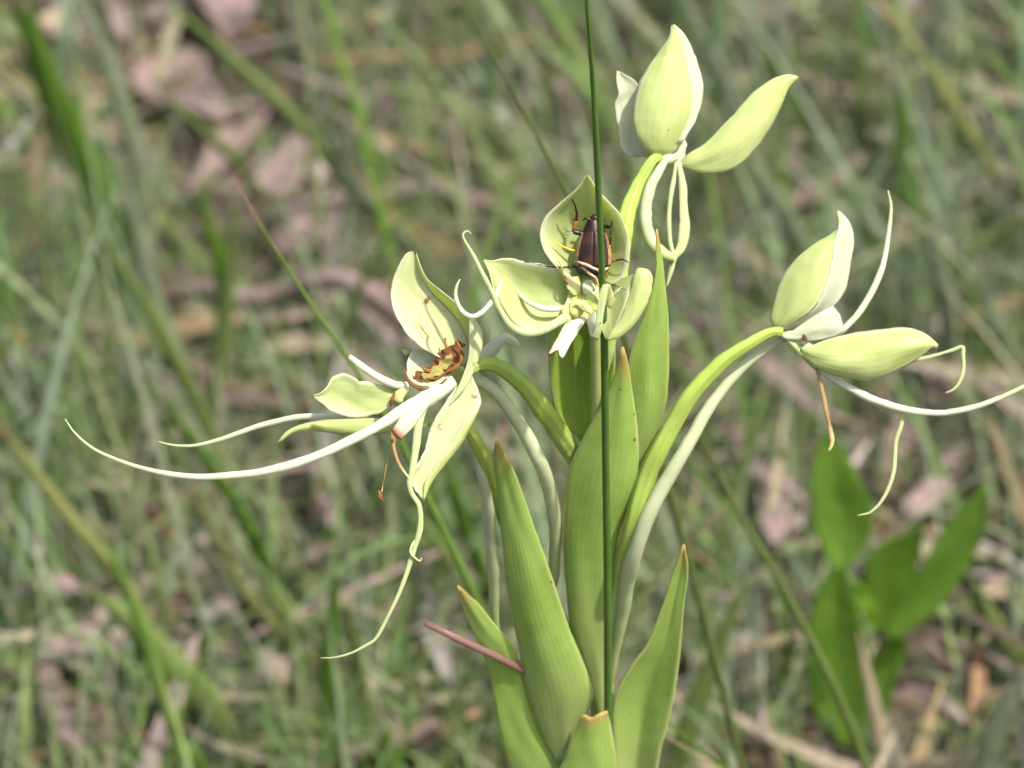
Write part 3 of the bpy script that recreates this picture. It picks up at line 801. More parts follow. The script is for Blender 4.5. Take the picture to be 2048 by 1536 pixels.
# ------------------------------------------------------------------ the orchid
STEM_X = lambda py: 1200 + (py - 900) * .012
base = np.array([pos(1205, 900, zst(900))[0], 0.0, 0.0])
orchid = empty('orchid', base)
tag(orchid, 'pale green orchid with spidery flowers on long stalks and leafy bracts', 'orchid')
top = [(1190, 560), (1196, 700), (1200, 900), (1202, 1100), (1203, 1300), (1204, 1536)]
S = [pos(p[0], p[1], zst(p[1])) for p in top] + [np.array([base[0], 0, .12]), np.array([base[0], 0, -.015])]
part('stem', [(tube_world(spline(S, 40), np.interp(np.linspace(0, 1, 40), [0, .3, .6, 1], [.0012, .0024, .003, .0036]), 12), 'stem')], orchid)

def bract(L, Rr, dz, mat='bract', bulge=.22, arc=0.0, label=None, seed=0, keel=0.0, tipz=0.0, notch=0.0, extra=None):
    n = lambda P: [(p[0], p[1], (p[2] if len(p) > 2 else 0) + tipz * (i / (len(P) - 1)) ** 2) for i, p in enumerate(P)]
    g = [(sheet(n(L), n(Rr), dz, bulge, arc, n=40, m=15, th=4.5, keel=keel, stem_z=True, rough=.6, seed=seed, notch=notch), mat)]
    if extra: g += extra
    return part('bract', g, orchid, label)
# bract of the front flower, seen from inside, behind the rush
bract([(1185, 930), (1160, 880), (1118, 838), (1104, 790), (1098, 735), (1099, 690), (1112, 630), (1140, 590)], [(1205, 930), (1215, 880), (1222, 820), (1228, 760), (1230, 700), (1224, 640), (1200, 600), (1160, 590)], -25, 'bract_green', bulge=-.22, seed=1)
# tall bract on the right
bract([(1235, 1010), (1250, 900), (1254, 800), (1256, 725), (1270, 680), (1294, 615), (1311, 545), (1312, 500), (1312, 458)], [(1268, 1010), (1290, 930), (1314, 870), (1333, 800), (1338, 730), (1337, 640), (1330, 580), (1324, 520), (1315, 458)], -30, 'bract', bulge=.02, keel=.10, seed=2, tipz=-60)
# middle bract
bract([(1196, 1440), (1176, 1360), (1146, 1270), (1131, 1150), (1128, 1020), (1136, 945), (1168, 873), (1197, 822), (1222, 770), (1237, 728), (1243, 694)], [(1212, 1440), (1220, 1290), (1227, 1160), (1238, 1062), (1262, 1005), (1276, 930), (1274, 855), (1266, 795), (1256, 735), (1246, 694)], 24, bulge=.20, seed=3, tipz=14)
# left big bract
bract([(1118, 1530), (1073, 1440), (1050, 1365), (1036, 1286), (1017, 1193), (1006, 1090), (996, 985), (988, 915), (991, 876)], [(1132, 1530), (1168, 1440), (1186, 1385), (1171, 1337), (1138, 1254), (1101, 1146), (1064, 1040), (1028, 941), (994, 876)], 60, bulge=.18, seed=4, tipz=60, label='largest bract, with a tan tip and shaded patches')
# lowest left bract
bract([(1080, 1700), (1026, 1560), (1003, 1482), (989, 1403), (975, 1333), (950, 1272), (928, 1222), (914, 1171)], [(1180, 1700), (1128, 1530), (1073, 1440), (1048, 1350), (1026, 1291), (992, 1250), (955, 1205), (917, 1171)], 44, bulge=.12, seed=5, tipz=30)
# lower right bract, folded along its keel
bract([(1232, 1640), (1228, 1500), (1228, 1405), (1256, 1342), (1293, 1290), (1325, 1212), (1348, 1138), (1366, 1090)], [(1300, 1640), (1322, 1500), (1344, 1417), (1358, 1323), (1367, 1216), (1376, 1138), (1369, 1090)], 40, bulge=-.04, keel=-.26, seed=6, tipz=10)
# short cut bract at the front
bract([(1110, 1680), (1113, 1560), (1130, 1512), (1150, 1465), (1164, 1430)], [(1240, 1680), (1234, 1560), (1230, 1500), (1224, 1465), (1214, 1420)], 95, bulge=.16, seed=7, notch=.04, label='short bract with a torn brownish upper edge')
# bracts continuing below the picture
for k, (x, sgn, yy) in enumerate(((1160, -1, 1980), (1250, 1, 2150))):
    bract([(1190, yy), (x - 45, yy - 200), (x - 30 + 60 * sgn, yy - 420)], [(1225, yy), (x + 60, yy - 200), (x - 20 + 60 * sgn, yy - 420)], 40, seed=20 + k)

def flower(label):
    f = empty('flower', parent=orchid)
    f['label'] = label
    return f

# ---- front flower (beetle sits in its hood)
f = flower('front flower facing out, with a beetle in its hood')
zf = 235
part('dorsal_sepal', [(sheet([(1163, 568, -25), (1131, 553, -5), (1101, 521, 0), (1085, 495, 5), (1080, 465, 8), (1090, 435, 12), (1115, 410, 16), (1150, 381, 26), (1166, 360, 36), (1173, 349, 44)],
     [(1205, 574, -25), (1238, 561, -5), (1252, 540, 0), (1258, 517, 5), (1259, 489, 8), (1252, 457, 12), (1236, 424, 16), (1213, 399, 20), (1196, 380, 28), (1184, 362, 36), (1176, 349, 44)], zf, -.34, n=36, m=19, rough=.7, seed=1, prof=1.2), 'sepal_inner')], f)
part('lateral_sepal', [(sheet([(1165, 575, -30), (1152, 546, -20), (1129, 537), (1090, 529, 6), (1049, 523, 10), (1012, 516, 14), (985, 521, 22), (966, 518, 32)],
     [(1150, 628, -20), (1131, 643), (1093, 655, 10), (1060, 660, 14), (1035, 656, 18), (1013, 631, 22), (996, 598, 26), (986, 574, 28), (977, 541, 30), (966, 519, 32)], zf - 10, -.22, n=34, m=17, rough=.7, seed=2, wave=2), 'sepal_inner'),
     (sheet([(1048, 660), (1026, 650), (1008, 626), (993, 600), (984, 572), (975, 545), (967, 520)], [(1044, 652), (1030, 636), (1014, 610), (1003, 582), (1001, 560), (994, 541), (969, 520)], zf + 12, .3, n=26, m=9, rough=.4, seed=3), 'sepal_outer')], f)
part('lateral_sepal', [(sheet([(1214, 680), (1222, 664), (1236, 646), (1250, 611), (1260, 580), (1268, 551), (1275, 536)], [(1217, 681), (1234, 678), (1255, 664), (1280, 634), (1296, 604), (1304, 574), (1305, 555), (1298, 541), (1282, 536)], zf - 5, .25, n=30, m=13, rough=.5, seed=4), 'sepal_outer'),
     (sheet([(1212, 680, -8), (1200, 650, -25), (1196, 610, -40), (1202, 575, -45), (1220, 562, -40), (1240, 559, -30)], [(1217, 680, 0), (1236, 646, 0), (1250, 611, 0), (1260, 580, 0), (1268, 552, -6), (1266, 548, -10)], zf - 6, -.12, n=26, m=13, rough=.4, seed=5), 'sepal_inner')], f)
part('column', [(sheet([(1126, 640, 4), (1124, 620, 0), (1134, 598, -8), (1138, 578, -14), (1152, 560, -22), (1165, 548, -30)], [(1184, 636, 0), (1196, 622, 0), (1206, 600, -6), (1208, 580, -12), (1206, 562, -22), (1200, 548, -30)], zf - 12, .10, n=28, m=17, seed=71, und=4), 'column'),
     (tube([(1172, 556, -16), (1160, 574, -6), (1150, 592, 0), (1142, 610, 2)], [3, 6, 6, 3], zf - 16, flat=.5), 'column'),
     (tube([(1198, 560, -16), (1199, 582, -6), (1190, 602, 0), (1176, 612, 2)], [3, 6, 6, 3], zf - 16, flat=.5), 'column'),
     (blob(1177, 576, zf - 12, 13, 17, 4, .2, .05, 1), 'column_pale'),
     (blob(1187, 580, zf - 2, 1.8, 2.2, 2, 0, .1, 5), 'withered_dark')], f)
part('stigma', [(sheet([(1122, 612, 2), (1124, 628, 8), (1123, 642, 8), (1132, 650, 4)], [(1140, 606, 0), (1140, 622, 8), (1142, 638, 8), (1136, 649, 4)], zf + 2, .10, n=18, m=9, seed=72), 'column'),
     (sheet([(1140, 604, 2), (1140, 616, 10), (1141, 628, 12), (1148, 636, 8)], [(1160, 602, 0), (1166, 612, 8), (1168, 622, 10), (1160, 634, 6)], zf + 2, .10, n=18, m=11, seed=73), 'column')], f)
part('anther', [(sheet([(1148, 606, 4), (1158, 614, 8), (1170, 624, 10), (1182, 630, 8)], [(1158, 602, 4), (1170, 606, 8), (1180, 612, 10), (1186, 622, 8)], zf + 14, .12, n=18, m=9, rough=.6, seed=74), 'anther'), (blob(1175, 619, zf + 24, 4.5, 3.4, 1.6, -.6, .15, 4), 'withered')], f)
part('anther', [(tube([(1115, 522, 0), (1121, 525, 4), (1124, 540, 6), (1128, 553, 4)], [1.5, 2.6, 2.4, 1.6], zf - 6), 'anther'), (tube([(1126, 554, 4), (1131, 562, 6), (1136, 569, 4)], [1, 2.6, 1.5], zf - 4), 'withered'), (sheet([(1132, 556, 0), (1134, 575, 2), (1146, 592, 0)], [(1158, 552, -4), (1160, 572, -2), (1156, 590, -4)], zf - 10, .1, n=14, m=9, seed=75, rough=.6), 'anther')], f)
part('lip_lobe', [(sheet([(1141, 636, -8), (1128, 653, 0), (1116, 675, 14), (1106, 693, 22), (1097, 710, 26)], [(1176, 634, -8), (1161, 656, 2), (1144, 683, 16), (1134, 700, 24), (1123, 720, 28)], zf + 8, .16, n=26, m=15, th=5, rough=.5, notch=.16, seed=6), 'lip_cut')], f, 'white broken lip lobe with a jagged brown end')
part('lip_lobe', [(tube([(1140, 628, -4), (1122, 640, 2), (1098, 654, 8), (1071, 664, 14), (1045, 664, 18), (1019, 648, 22), (998, 615, 26), (984, 584, 30), (964, 545, 36), (942, 502, 40), (930, 482, 40), (926, 469, 38), (931, 463, 36), (938, 463, 34), (942, 469, 34)], [10, 9.5, 9, 8.5, 8, 7, 6, 5.5, 5, 5, 4.5, 4, 3, 2.5, 1.2], zf + 8, n=80, flat=.7), 'lip_green')], f)
part('petal_lobe', [(tube([(1128, 616, 0), (1106, 618, 2), (1080, 615, 0), (1058, 605, -10), (1040, 590, -22), (1028, 575, -24)], [6, 6.5, 6, 5, 4, 2.5], zf + 2, flat=.7), 'lip_white')], f)
part('petal_lobe', [(tube([(1003, 560, 0), (998, 574, 8), (992, 588, 12), (980, 607, 20), (962, 626, 24), (942, 633, 26), (926, 624, 26), (915, 606, 26), (911, 586, 24), (914, 570, 22), (920, 559, 20)], [2.4, 4, 5, 5, 5, 5, 5, 4.5, 4, 3.2, 1.4], zf + 14, n=60, flat=.75), 'lip_white')], f)
part('lip_lobe', [(sheet([(1172, 640, -10), (1178, 655, 30), (1182, 672, 60), (1188, 678, 70)], [(1190, 620, -10), (1192, 635, 30), (1194, 655, 60), (1196, 676, 70)], zf + 2, .12, n=18, m=9, th=4, seed=7), 'petal_white'),
     (sheet([(1182, 674, 66), (1190, 660, 74), (1193, 630, 78), (1197, 600, 80), (1202, 578, 80), (1207, 569, 80)], [(1196, 680, 66), (1203, 660, 74), (1206, 635, 78), (1211, 605, 80), (1216, 580, 80), (1220, 569, 80)], zf + 6, .1, n=24, m=9, th=4, seed=8), 'lip_green'),
     (blob(1200, 646, zf + 90, 1.6, 1.6, 1.2, 0, .1, 9), 'withered_dark')], f, 'white strap bent upwards in front of the rush')
part('petal_lobe', [(sheet([(1213, 610, 0), (1211, 590, 10), (1213, 575, 20), (1216, 569, 26)], [(1222, 618, 0), (1228, 598, 8), (1224, 582, 16), (1220, 570, 24)], zf + 20, .2, n=14, m=7, th=3, rough=.8, seed=9), 'anther'),
     (tube([(1225, 590, 10), (1233, 583, 12), (1243, 574, 14)], [1.6, 2.4, .8], zf + 8), 'petal_white')], f)
part('ovary', [(tube([(1183, 575, -30), (1190, 640, -60), (1196, 740, -30), (1199, 850, 0), (1200, 950, 0)], [15, 17, 17, 15, 10], 0, n=40, sides=30, ribs=6, rib_d=.06, twist=3, stem_z=True), 'ovary')], f)

# ---- left flower
f = flower('flower with a blemished hood and brown withered centre')
zl = 170
mid = [(930, 735, -45), (940, 700, -45), (925, 655, -42), (905, 626, -38), (886, 606, -32), (864, 585, -22), (846, 556, -10), (835, 528, 6), (829, 505, 16)]
part('dorsal_sepal', [(sheet([(880, 716, 10), (841, 694, 22), (815, 668, 28), (793, 635, 32), (783, 606, 34), (783, 569, 34), (797, 533, 32), (812, 508, 26), (825, 501, 18)], mid, zl, -.10, n=36, m=15, rough=1.2, seed=11, wave=2), 'sepal_pale'),
     (sheet(mid, [(930, 745, -30), (958, 712, -12), (963, 684, -6), (958, 655, -4), (940, 629, -2), (910, 603, 0), (881, 580, 4), (853, 556, 10), (839, 526, 18), (832, 503, 18)], zl, .10, n=36, m=11, rough=.5, seed=12), 'sepal_inner')], f)
part('petal', [(sheet([(896, 812, 14), (918, 770, 18), (936, 718, 14), (938, 680, 8), (938, 650, 4), (940, 626, -4)], [(898, 812, 14), (934, 770, 16), (957, 718, 12), (965, 690, 6), (964, 662, 0), (946, 632, -6)], zl + 10, .15, n=26, m=9, seed=13), 'sepal_pale')], f)
part('petal', [(sheet([(816, 752, 10), (814, 730, 8), (818, 712, 4), (826, 698, 0)], [(862, 758, 0), (872, 735, -4), (880, 715, -8), (876, 702, -10)], zl - 6, -.15, n=18, m=11, seed=14, rough=.8), 'petal_white'),
     (sheet([(812, 712, -30), (806, 705, -30), (802, 700, -30)], [(820, 705, -30), (814, 700, -30), (805, 698, -30)], zl, .1, n=8, m=5, seed=15), 'anther')], f)
part('column', [(sheet([(824, 758, 8), (836, 742, 6), (848, 741, 6), (856, 730, 8), (868, 722, 4), (874, 708, 0), (880, 700, 2), (896, 694, -6), (906, 690, -8), (913, 679, -10)], [(830, 764, 12), (848, 762, 14), (866, 766, 14), (886, 750, 12), (900, 748, 10), (912, 736, 6), (920, 722, 2), (928, 714, -2), (924, 700, -4), (930, 688, -8)], zl + 6, .03, n=44, m=17, rough=3.2, seed=16, wave=3), 'withered'),
     (sheet([(838, 752, 12), (862, 738, 14), (884, 722, 10), (900, 706, 4)], [(850, 760, 12), (876, 754, 14), (896, 740, 10), (908, 716, 4)], zl + 9, .05, n=24, m=9, rough=3.2, seed=36, wave=2), 'withered_green'),
     (tube([(890, 676, 0), (891, 686, 2), (893, 698, 2)], [2.6, 1.4, 2.2], zl + 14), 'withered_dark'),
     (tube([(913, 679, 0), (916, 688, 2), (921, 697, 2), (919, 706, 4), (923, 718, 4), (913, 733, 6), (900, 744, 6)], [1, 2.6, 2, 3.2, 2, 3.4, 1.5], zl + 16, n=34), 'withered_dark'),
     (tube([(827, 757, 0), (834, 750, 2), (838, 742, 2)], [2, 1.4, 1], zl + 18), 'withered_dark'),
     (tube([(845, 734, 0), (852, 741, 2), (862, 742, 2), (872, 738, 0)], [1.4, 4.4, 3.4, 1], zl + 18), 'withered_dark'),
     (tube([(852, 757, 0), (872, 757, 2), (890, 746, 2), (902, 738, 0)], [1, 2, 2, 1], zl + 22), 'withered_dark')], f, 'withered brown column')
part('stigma', [(tube([(808, 736, 0), (811, 752, 4), (822, 768, 8), (842, 777, 10), (866, 775, 10), (884, 766, 8), (894, 756, 6)], [1.5, 3.4, 2.6, 3.4, 2.2, 2.4, 1.6], zl + 18, n=40, flat=.35), 'withered'),
     (sheet([(812, 742, 0), (818, 758, 4), (834, 770, 8), (860, 772, 10), (890, 760, 8)], [(826, 756, -4), (836, 762, 0), (850, 764, 4), (868, 764, 6), (888, 752, 4)], zl + 14, .1, n=20, m=7, rough=.8, seed=37), 'column_pale'),
     (blob(846, 776, zl + 16, 14, 6, 7, .1, .15, 17), 'column'),
     (tube([(894, 768, 0), (888, 782, 4), (880, 798, 6)], [3, 6, 3], zl + 12), 'column')], f)
part('lateral_sepal', [(sheet([(812, 778), (780, 770, 8), (750, 768, 12), (713, 757, 16), (686, 746, 20), (666, 755, 22), (651, 777, 22), (638, 788, 24), (624, 790, 28)], [(806, 806), (779, 816, 8), (750, 829, 12), (713, 838, 16), (684, 829, 20), (662, 821, 22), (645, 806, 24), (632, 798, 26), (624, 793, 28)], zl + 2, -.12, n=34, m=13, rough=1.8, seed=18, wave=3), 'sepal_inner')], f)
part('lateral_sepal', [(sheet([(912, 775, 10), (884, 815, 18), (862, 853, 22), (846, 907, 26), (818, 958, 30), (825, 976, 30), (844, 1000, 30)], [(944, 750, 0), (962, 806, 10), (944, 838, 16), (912, 887, 20), (876, 930, 24), (855, 963, 28), (848, 1003, 30)], zl + 8, -.10, n=34, m=13, rough=1.2, seed=19, wave=4), 'sepal_pale'),
     (sheet([(957, 815, 12), (940, 838, 20), (910, 886, 24), (873, 929, 28), (850, 965, 30), (846, 1000, 30)], [(958, 818, 10), (946, 846, 12), (920, 892, 14), (884, 938, 18), (860, 972, 22), (848, 1002, 28)], zl + 10, .3, n=24, m=7, rough=.5, seed=20), 'sepal_outer')], f, 'side sepal hanging down with browned edge')
part('lip_lobe', [(tube([(905, 762, -6), (880, 780, 6), (850, 798, 12), (818, 815, 18), (760, 850, 28), (700, 882, 36), (620, 917, 46), (540, 940, 54), (460, 951, 60), (380, 953, 64), (300, 940, 66), (230, 918, 66), (180, 893, 64), (147, 863, 60), (130, 838, 56)], [15, 17, 13, 10.5, 9.5, 9, 8.5, 8, 7.5, 6.5, 5.5, 4.5, 3.5, 2.6, 1.2], zl + 12, n=90, flat=.7), 'lip_white')], f, 'longest white lip thread')
part('lip_lobe', [(tube([(806, 800, -10), (740, 822, -20), (680, 831, -26), (600, 834, -34), (520, 851, -40), (440, 879, -46), (390, 891, -50), (345, 890, -54), (316, 883, -56)], [6, 6.5, 6.5, 6.5, 6, 5.5, 4.5, 3.2, 1.4], zl - 10, n=60, flat=.7), 'lip_white')], f)
part('petal_lobe', [(tube([(818, 770, 0), (790, 769, 4), (762, 758, 8), (730, 737, 12), (697, 712, 14)], [7, 8, 8, 7.5, 6], zl + 10, n=30, flat=.7), 'lip_cut')], f)
part('lip_lobe', [(sheet([(846, 786, 6), (822, 806, 16), (804, 832, 22), (784, 862, 26)], [(872, 792, 6), (846, 826, 16), (824, 856, 22), (800, 880, 26)], zl + 18, .16, n=22, m=11, th=6, rough=.6, seed=21), 'lip_burnt'),
     (tube([(790, 866, 26), (786, 884, 28), (790, 906, 28), (798, 928, 28), (808, 944, 28), (818, 956, 28)], [10, 4.5, 3, 3.6, 3, 1.8], zl + 16, n=30, flat=.5), 'tendril_brown'),
     (blob(786, 880, zl + 50, 3, 4, 2, 0, .1, 22), 'withered_dark')], f, 'white lip lobe burnt brown at its end')
part('lip_lobe', [(tube([(862, 790, 8), (848, 812, 14), (838, 845, 20), (831, 898, 24), (824, 946, 26), (818, 965, 26), (824, 988, 24), (838, 1010, 24), (840, 1060, 22), (828, 1100, 22), (804, 1172, 20), (776, 1233, 20), (749, 1280, 18), (735, 1289, 18), (700, 1307, 16), (668, 1315, 14), (641, 1316, 12)], [9, 9, 8, 7.5, 6.5, 5, 5, 6, 5, 4.8, 4.2, 3.8, 3.6, 3.4, 2.8, 2, 1], zl + 16, n=100, flat=.55), 'lip_green'),
     (tube([(834, 1075, 0), (823, 1092, 8), (821, 1105, 10), (832, 1118, 10), (840, 1122, 8), (843, 1116, 6)], [1.2, 2.4, 2.6, 2.6, 2, 1.2], zl + 34), 'lip_green')], f, 'long dangling kinked lip thread')
part('anther', [(sheet([(812, 774, 0), (800, 777, 6), (790, 785, 8), (788, 800, 8), (794, 808, 4)], [(818, 782, 0), (812, 788, 6), (808, 796, 8), (802, 806, 8), (796, 809, 4)], zl + 8, .3, n=18, m=9, rough=.8, seed=39), 'anther'), (tube([(788, 788, 0), (784, 800, 2), (782, 812, 0)], [2, 4.5, 2], zl + 20), 'withered')], f)
part('anther', [(tube([(778, 905, 0), (772, 935, 0), (768, 960, 0), (763, 985, 0)], [.8, 1.2, 1, 1.5], zl - 4), 'tendril_brown'), (blob(760, 992, zl - 4, 5, 9, 5, .3, .25, 24), 'withered'), (tube([(788, 878, 14), (782, 890, 6), (778, 905, 0)], [1, 1, .8], zl - 4), 'tendril_brown')], f)
part('ovary', [(tube([(936, 742, zl - 20), (962, 728, zl - 30), (1000, 734, 105), (1045, 768, 60), (1085, 818, 5), (1122, 872, -75), (1160, 935, -130), (1190, 1010, zst(1010) - 10)], [11, 14, 16, 18, 19, 19, 17, 10], 0, n=56, sides=30, ribs=6, rib_d=.07, twist=4), 'ovary')], f)
part('spur', [(tube([(932, 752, zl - 45), (965, 765, zl - 80), (1005, 800, 60), (1045, 858, 20), (1080, 925, -20), (1100, 990, -90), (1110, 1060, -160), (1108, 1140, -230), (1100, 1210, -290)], [12, 14, 15, 15, 15, 15, 14, 13, 7], 0, n=50), 'spur')], f)

# ---- flower hidden behind the left one
f = flower('flower half hidden behind the withered one')
zb = 40
part('lateral_sepal', [(sheet([(860, 850), (790, 838, 4), (700, 838, 8), (640, 842, 10), (600, 850, 12), (572, 864, 14), (554, 886, 14)], [(860, 852), (800, 862, 4), (740, 870, 8), (690, 869, 10), (630, 862, 12), (590, 864, 14), (558, 886, 14)], zb, .25, n=28, m=9, seed=31), 'sepal_outer')], f)
part('petal', [(sheet([(930, 735, 0), (961, 700, 0), (985, 680, 4), (1000, 670, 8), (1012, 666, 10), (1030, 676, 10), (1040, 690, 8)], [(950, 748, 0), (985, 716, 0), (1000, 700, 4), (1004, 692, 8), (1012, 686, 10), (1026, 692, 10), (1041, 694, 8)], zb - 20, .2, n=28, m=9, seed=32), 'petal_white')], f)
part('dorsal_sepal', [(sheet([(920, 800, 0), (900, 770, 0), (890, 740, 0), (905, 715, 0)], [(945, 800, 0), (960, 770, 0), (955, 740, 0), (915, 715, 0)], zb - 10, .25, n=18, m=9, seed=33), 'sepal_outer')], f)
part('column', [(blob(915, 800, zb - 4, 36, 30, 22, .2, .08, 34), 'column_pale'), (tube([(860, 851, 0), (885, 830, 0), (915, 805, 0)], [8, 12, 14], zb - 4), 'column')], f)
part('ovary', [(tube([(915, 800, zb - 10), (936, 850, zb - 10), (962, 905, -20), (985, 965, -90), (1006, 1020, -160), (1050, 1120, -270), (1120, 1230, zst(1230) - 40), (1195, 1330, zst(1330))], [10, 14, 17, 18, 18, 16, 13, 8], 0, n=50, sides=30, ribs=6, rib_d=.07, twist=4), 'ovary')], f)
part('spur', [(tube([(918, 810, zb - 30), (945, 880, zb - 50), (966, 960, -60), (980, 1050, -150), (986, 1140, -230), (990, 1240, -310), (998, 1300, -350)], [8, 10, 12, 13, 13, 11, 6], 0, n=40), 'spur')], f)

# ---- upper flower at the back
f = flower('uppermost flower turned away, one side sepal raised like a wing')
zu = -40
part('dorsal_sepal', [(sheet([(1304, 316, -20), (1288, 300, -6), (1272, 270), (1266, 238), (1268, 203), (1277, 168), (1293, 140), (1314, 108), (1338, 76, 4), (1342, 52, 0)], [(1326, 318, -20), (1350, 302, -16), (1370, 275, -18), (1388, 245, -22), (1400, 210, -26), (1404, 178, -28), (1398, 143, -26), (1384, 101, -20), (1366, 68, -10), (1347, 49, 0)], zu, .26, n=36, m=19, rough=.7, seed=41), 'sepal_outer')], f)
part('sepal_margin', [(sheet([(1352, 285, -16), (1362, 262, -16), (1370, 225, -15), (1372, 185, -15), (1366, 140, -14), (1356, 95, -14), (1345, 56, -8)], [(1366, 284, -12), (1376, 266, -14), (1390, 244, -18), (1402, 210, -22), (1406, 178, -24), (1400, 143, -22), (1386, 100, -16), (1367, 66, -10), (1348, 48, -8)], zu + 10, .12, n=30, m=9, rough=.8, seed=47), 'petal_white')], f)  # inturned hood margin, full sun on it painted in as white
part('lateral_sepal', [(sheet([(1357, 330, -10), (1378, 307), (1405, 291), (1434, 263), (1468, 228), (1500, 192), (1535, 164), (1574, 149), (1596, 153)], [(1352, 332, -10), (1368, 334), (1398, 345), (1440, 346), (1479, 330), (1511, 298), (1539, 259), (1560, 217), (1578, 175), (1597, 155)], zu - 8, .22, n=36, m=15, rough=.6, seed=42), 'sepal_outer')], f)
part('lateral_sepal', [(sheet([(1262, 314, -40), (1245, 301, -36), (1236, 252, -30), (1230, 207, -26), (1238, 189, -24), (1232, 155, -22), (1234, 142, -20)], [(1300, 314, -40), (1300, 290, -40), (1295, 250, -44), (1290, 215, -44), (1284, 180, -40), (1262, 156, -30), (1238, 143, -22)], zu - 20, -.12, n=30, m=13, rough=1.3, seed=43), 'petal_white')], f)
part('petal', [(sheet([(1312, 318, -10), (1325, 296, -10), (1350, 280, -14), (1372, 265, -20)], [(1358, 332, -10), (1368, 318, -14), (1372, 300, -16), (1374, 268, -20)], zu - 16, .12, n=18, m=11, rough=1.2, seed=44), 'petal_white')], f)
part('column', [(blob(1330, 318, zu - 20, 26, 13, 14, 0, .08, 45), 'column_pale')], f)
part('ovary', [(tube([(1318, 312, zu - 10), (1303, 322, zu), (1284, 352, zu + 8), (1264, 395, zu + 20), (1250, 445, zu + 30), (1240, 520, zu + 40), (1222, 640, zst(640) - 20), (1202, 760, zst(760))], [10, 13, 17, 19, 20, 19, 16, 9], 0, n=56, sides=30, ribs=6, rib_d=.07, twist=4), 'ovary')], f)
part('spur', [(tube([(1330, 322, zu - 10), (1319, 340, zu), (1303, 368, zu + 8), (1292, 407, zu + 12), (1292, 449, zu + 14), (1305, 486, zu + 16), (1326, 508, zu + 18), (1350, 517, zu + 18)], [7, 10, 12, 13, 14, 14, 12, 9], 0, n=44), 'spur')], f)
part('lip_lobe', [(tube([(1352, 325, 0), (1346, 365, 6), (1339, 410, 10), (1338, 455, 12), (1342, 490, 14), (1348, 512, 14)], [3, 5, 5, 5, 4.5, 4], zu - 2, n=36), 'lip_green')], f)
part('lip_lobe', [(sheet([(1352, 325, 0), (1357, 365, 4), (1359, 410, 8), (1358, 455, 12), (1352, 495, 14), (1342, 512, 16), (1338, 540, 16), (1332, 575, 14)], [(1362, 325, 0), (1372, 365, 2), (1375, 415, 6), (1380, 460, 10), (1370, 500, 14), (1354, 518, 16), (1346, 545, 16), (1334, 575, 14)], zu - 4, .2, n=36, m=9, rough=.5, seed=46), 'lip_green')], f)

# ---- right flower on the long arching stalk
f = flower('flower on the long arching stalk, side sepal held out')
zr = -10
midr = [(1555, 662, 0), (1596, 640, 14), (1628, 616, 20), (1652, 570, 22), (1664, 520, 20), (1671, 480, 14), (1678, 450, 6), (1675, 424, 0)]
part('dorsal_sepal', [(sheet([(1550, 658, -10), (1541, 640, -10), (1545, 611, -10), (1559, 566, -8), (1586, 525, -6), (1623, 492, -4), (1662, 468, 0), (1684, 446, 0), (1673, 421, 0)], midr, zr, .16, n=36, m=15, rough=.5, seed=51), 'sepal_outer'),
     (sheet(midr, [(1560, 664, -14), (1612, 648, -10), (1668, 612, -12), (1689, 583, -14), (1697, 556, -14), (1703, 515, -12), (1708, 479, -10), (1700, 447, -4), (1679, 421, 0)], zr, -.03, n=36, m=11, rough=.6, seed=52), 'petal_white')], f)
part('petal', [(sheet([(1560, 672, -6), (1580, 664, -4), (1612, 642, -2), (1640, 624, -2), (1666, 612, -6)], [(1575, 680, -4), (1612, 682, 0), (1650, 678, 0), (1686, 664, -4), (1680, 630, -6)], zr + 4, .14, n=24, m=13, rough=.8, seed=53), 'petal_white'), (blob(1609, 675, zr + 16, 4, 7, 3, .5, .2, 54), 'withered')], f)
part('lateral_sepal', [(sheet([(1600, 696, 0), (1616, 694, 6), (1650, 681, 10), (1700, 668, 14), (1764, 658, 18), (1814, 655, 20), (1851, 668, 20), (1877, 690, 18)], [(1600, 702, 0), (1628, 730, 6), (1652, 745, 10), (1687, 755, 14), (1732, 760, 18), (1778, 750, 20), (1823, 725, 20), (1852, 705, 20), (1864, 694, 20), (1874, 697, 18)], zr + 14, .22, n=36, m=15, rough=.5, seed=55), 'sepal_outer')], f)
part('lateral_sepal', [(sheet([(1552, 664, -4), (1580, 690, 0), (1610, 722, 4), (1634, 744, 6)], [(1566, 662, -4), (1600, 692, 0), (1632, 726, 4), (1640, 742, 6)], zr - 4, .3, n=20, m=9, seed=56), 'sepal_outer')], f)
part('column', [(blob(1590, 676, zr - 12, 34, 14, 14, -.25, .06, 57), 'column_pale'), (tube([(1610, 690, -10), (1632, 720, -10), (1655, 750, -8)], [14, 15, 8], zr), 'column_pale')], f)
part('petal_lobe', [(tube([(1650, 680, -14), (1684, 661, -16), (1714, 630, -20), (1746, 579, -26), (1766, 529, -30), (1778, 460, -34), (1782, 412, -36), (1776, 381, -36)], [6, 7, 7, 6.5, 6, 5, 4, 1.5], zr, n=60, flat=.8), 'lip_white')], f)
part('lip_lobe', [(tube([(1632, 728, 0), (1652, 748, 2), (1696, 774, 8), (1750, 800, 12), (1810, 819, 16), (1878, 826, 18), (1946, 815, 20), (2006, 793, 20), (2050, 772, 20), (2090, 745, 18)], [7, 7.5, 8, 7.5, 7, 6.5, 6, 5.5, 4.5, 1.5], zr, n=70, flat=.8), 'lip_white')], f)
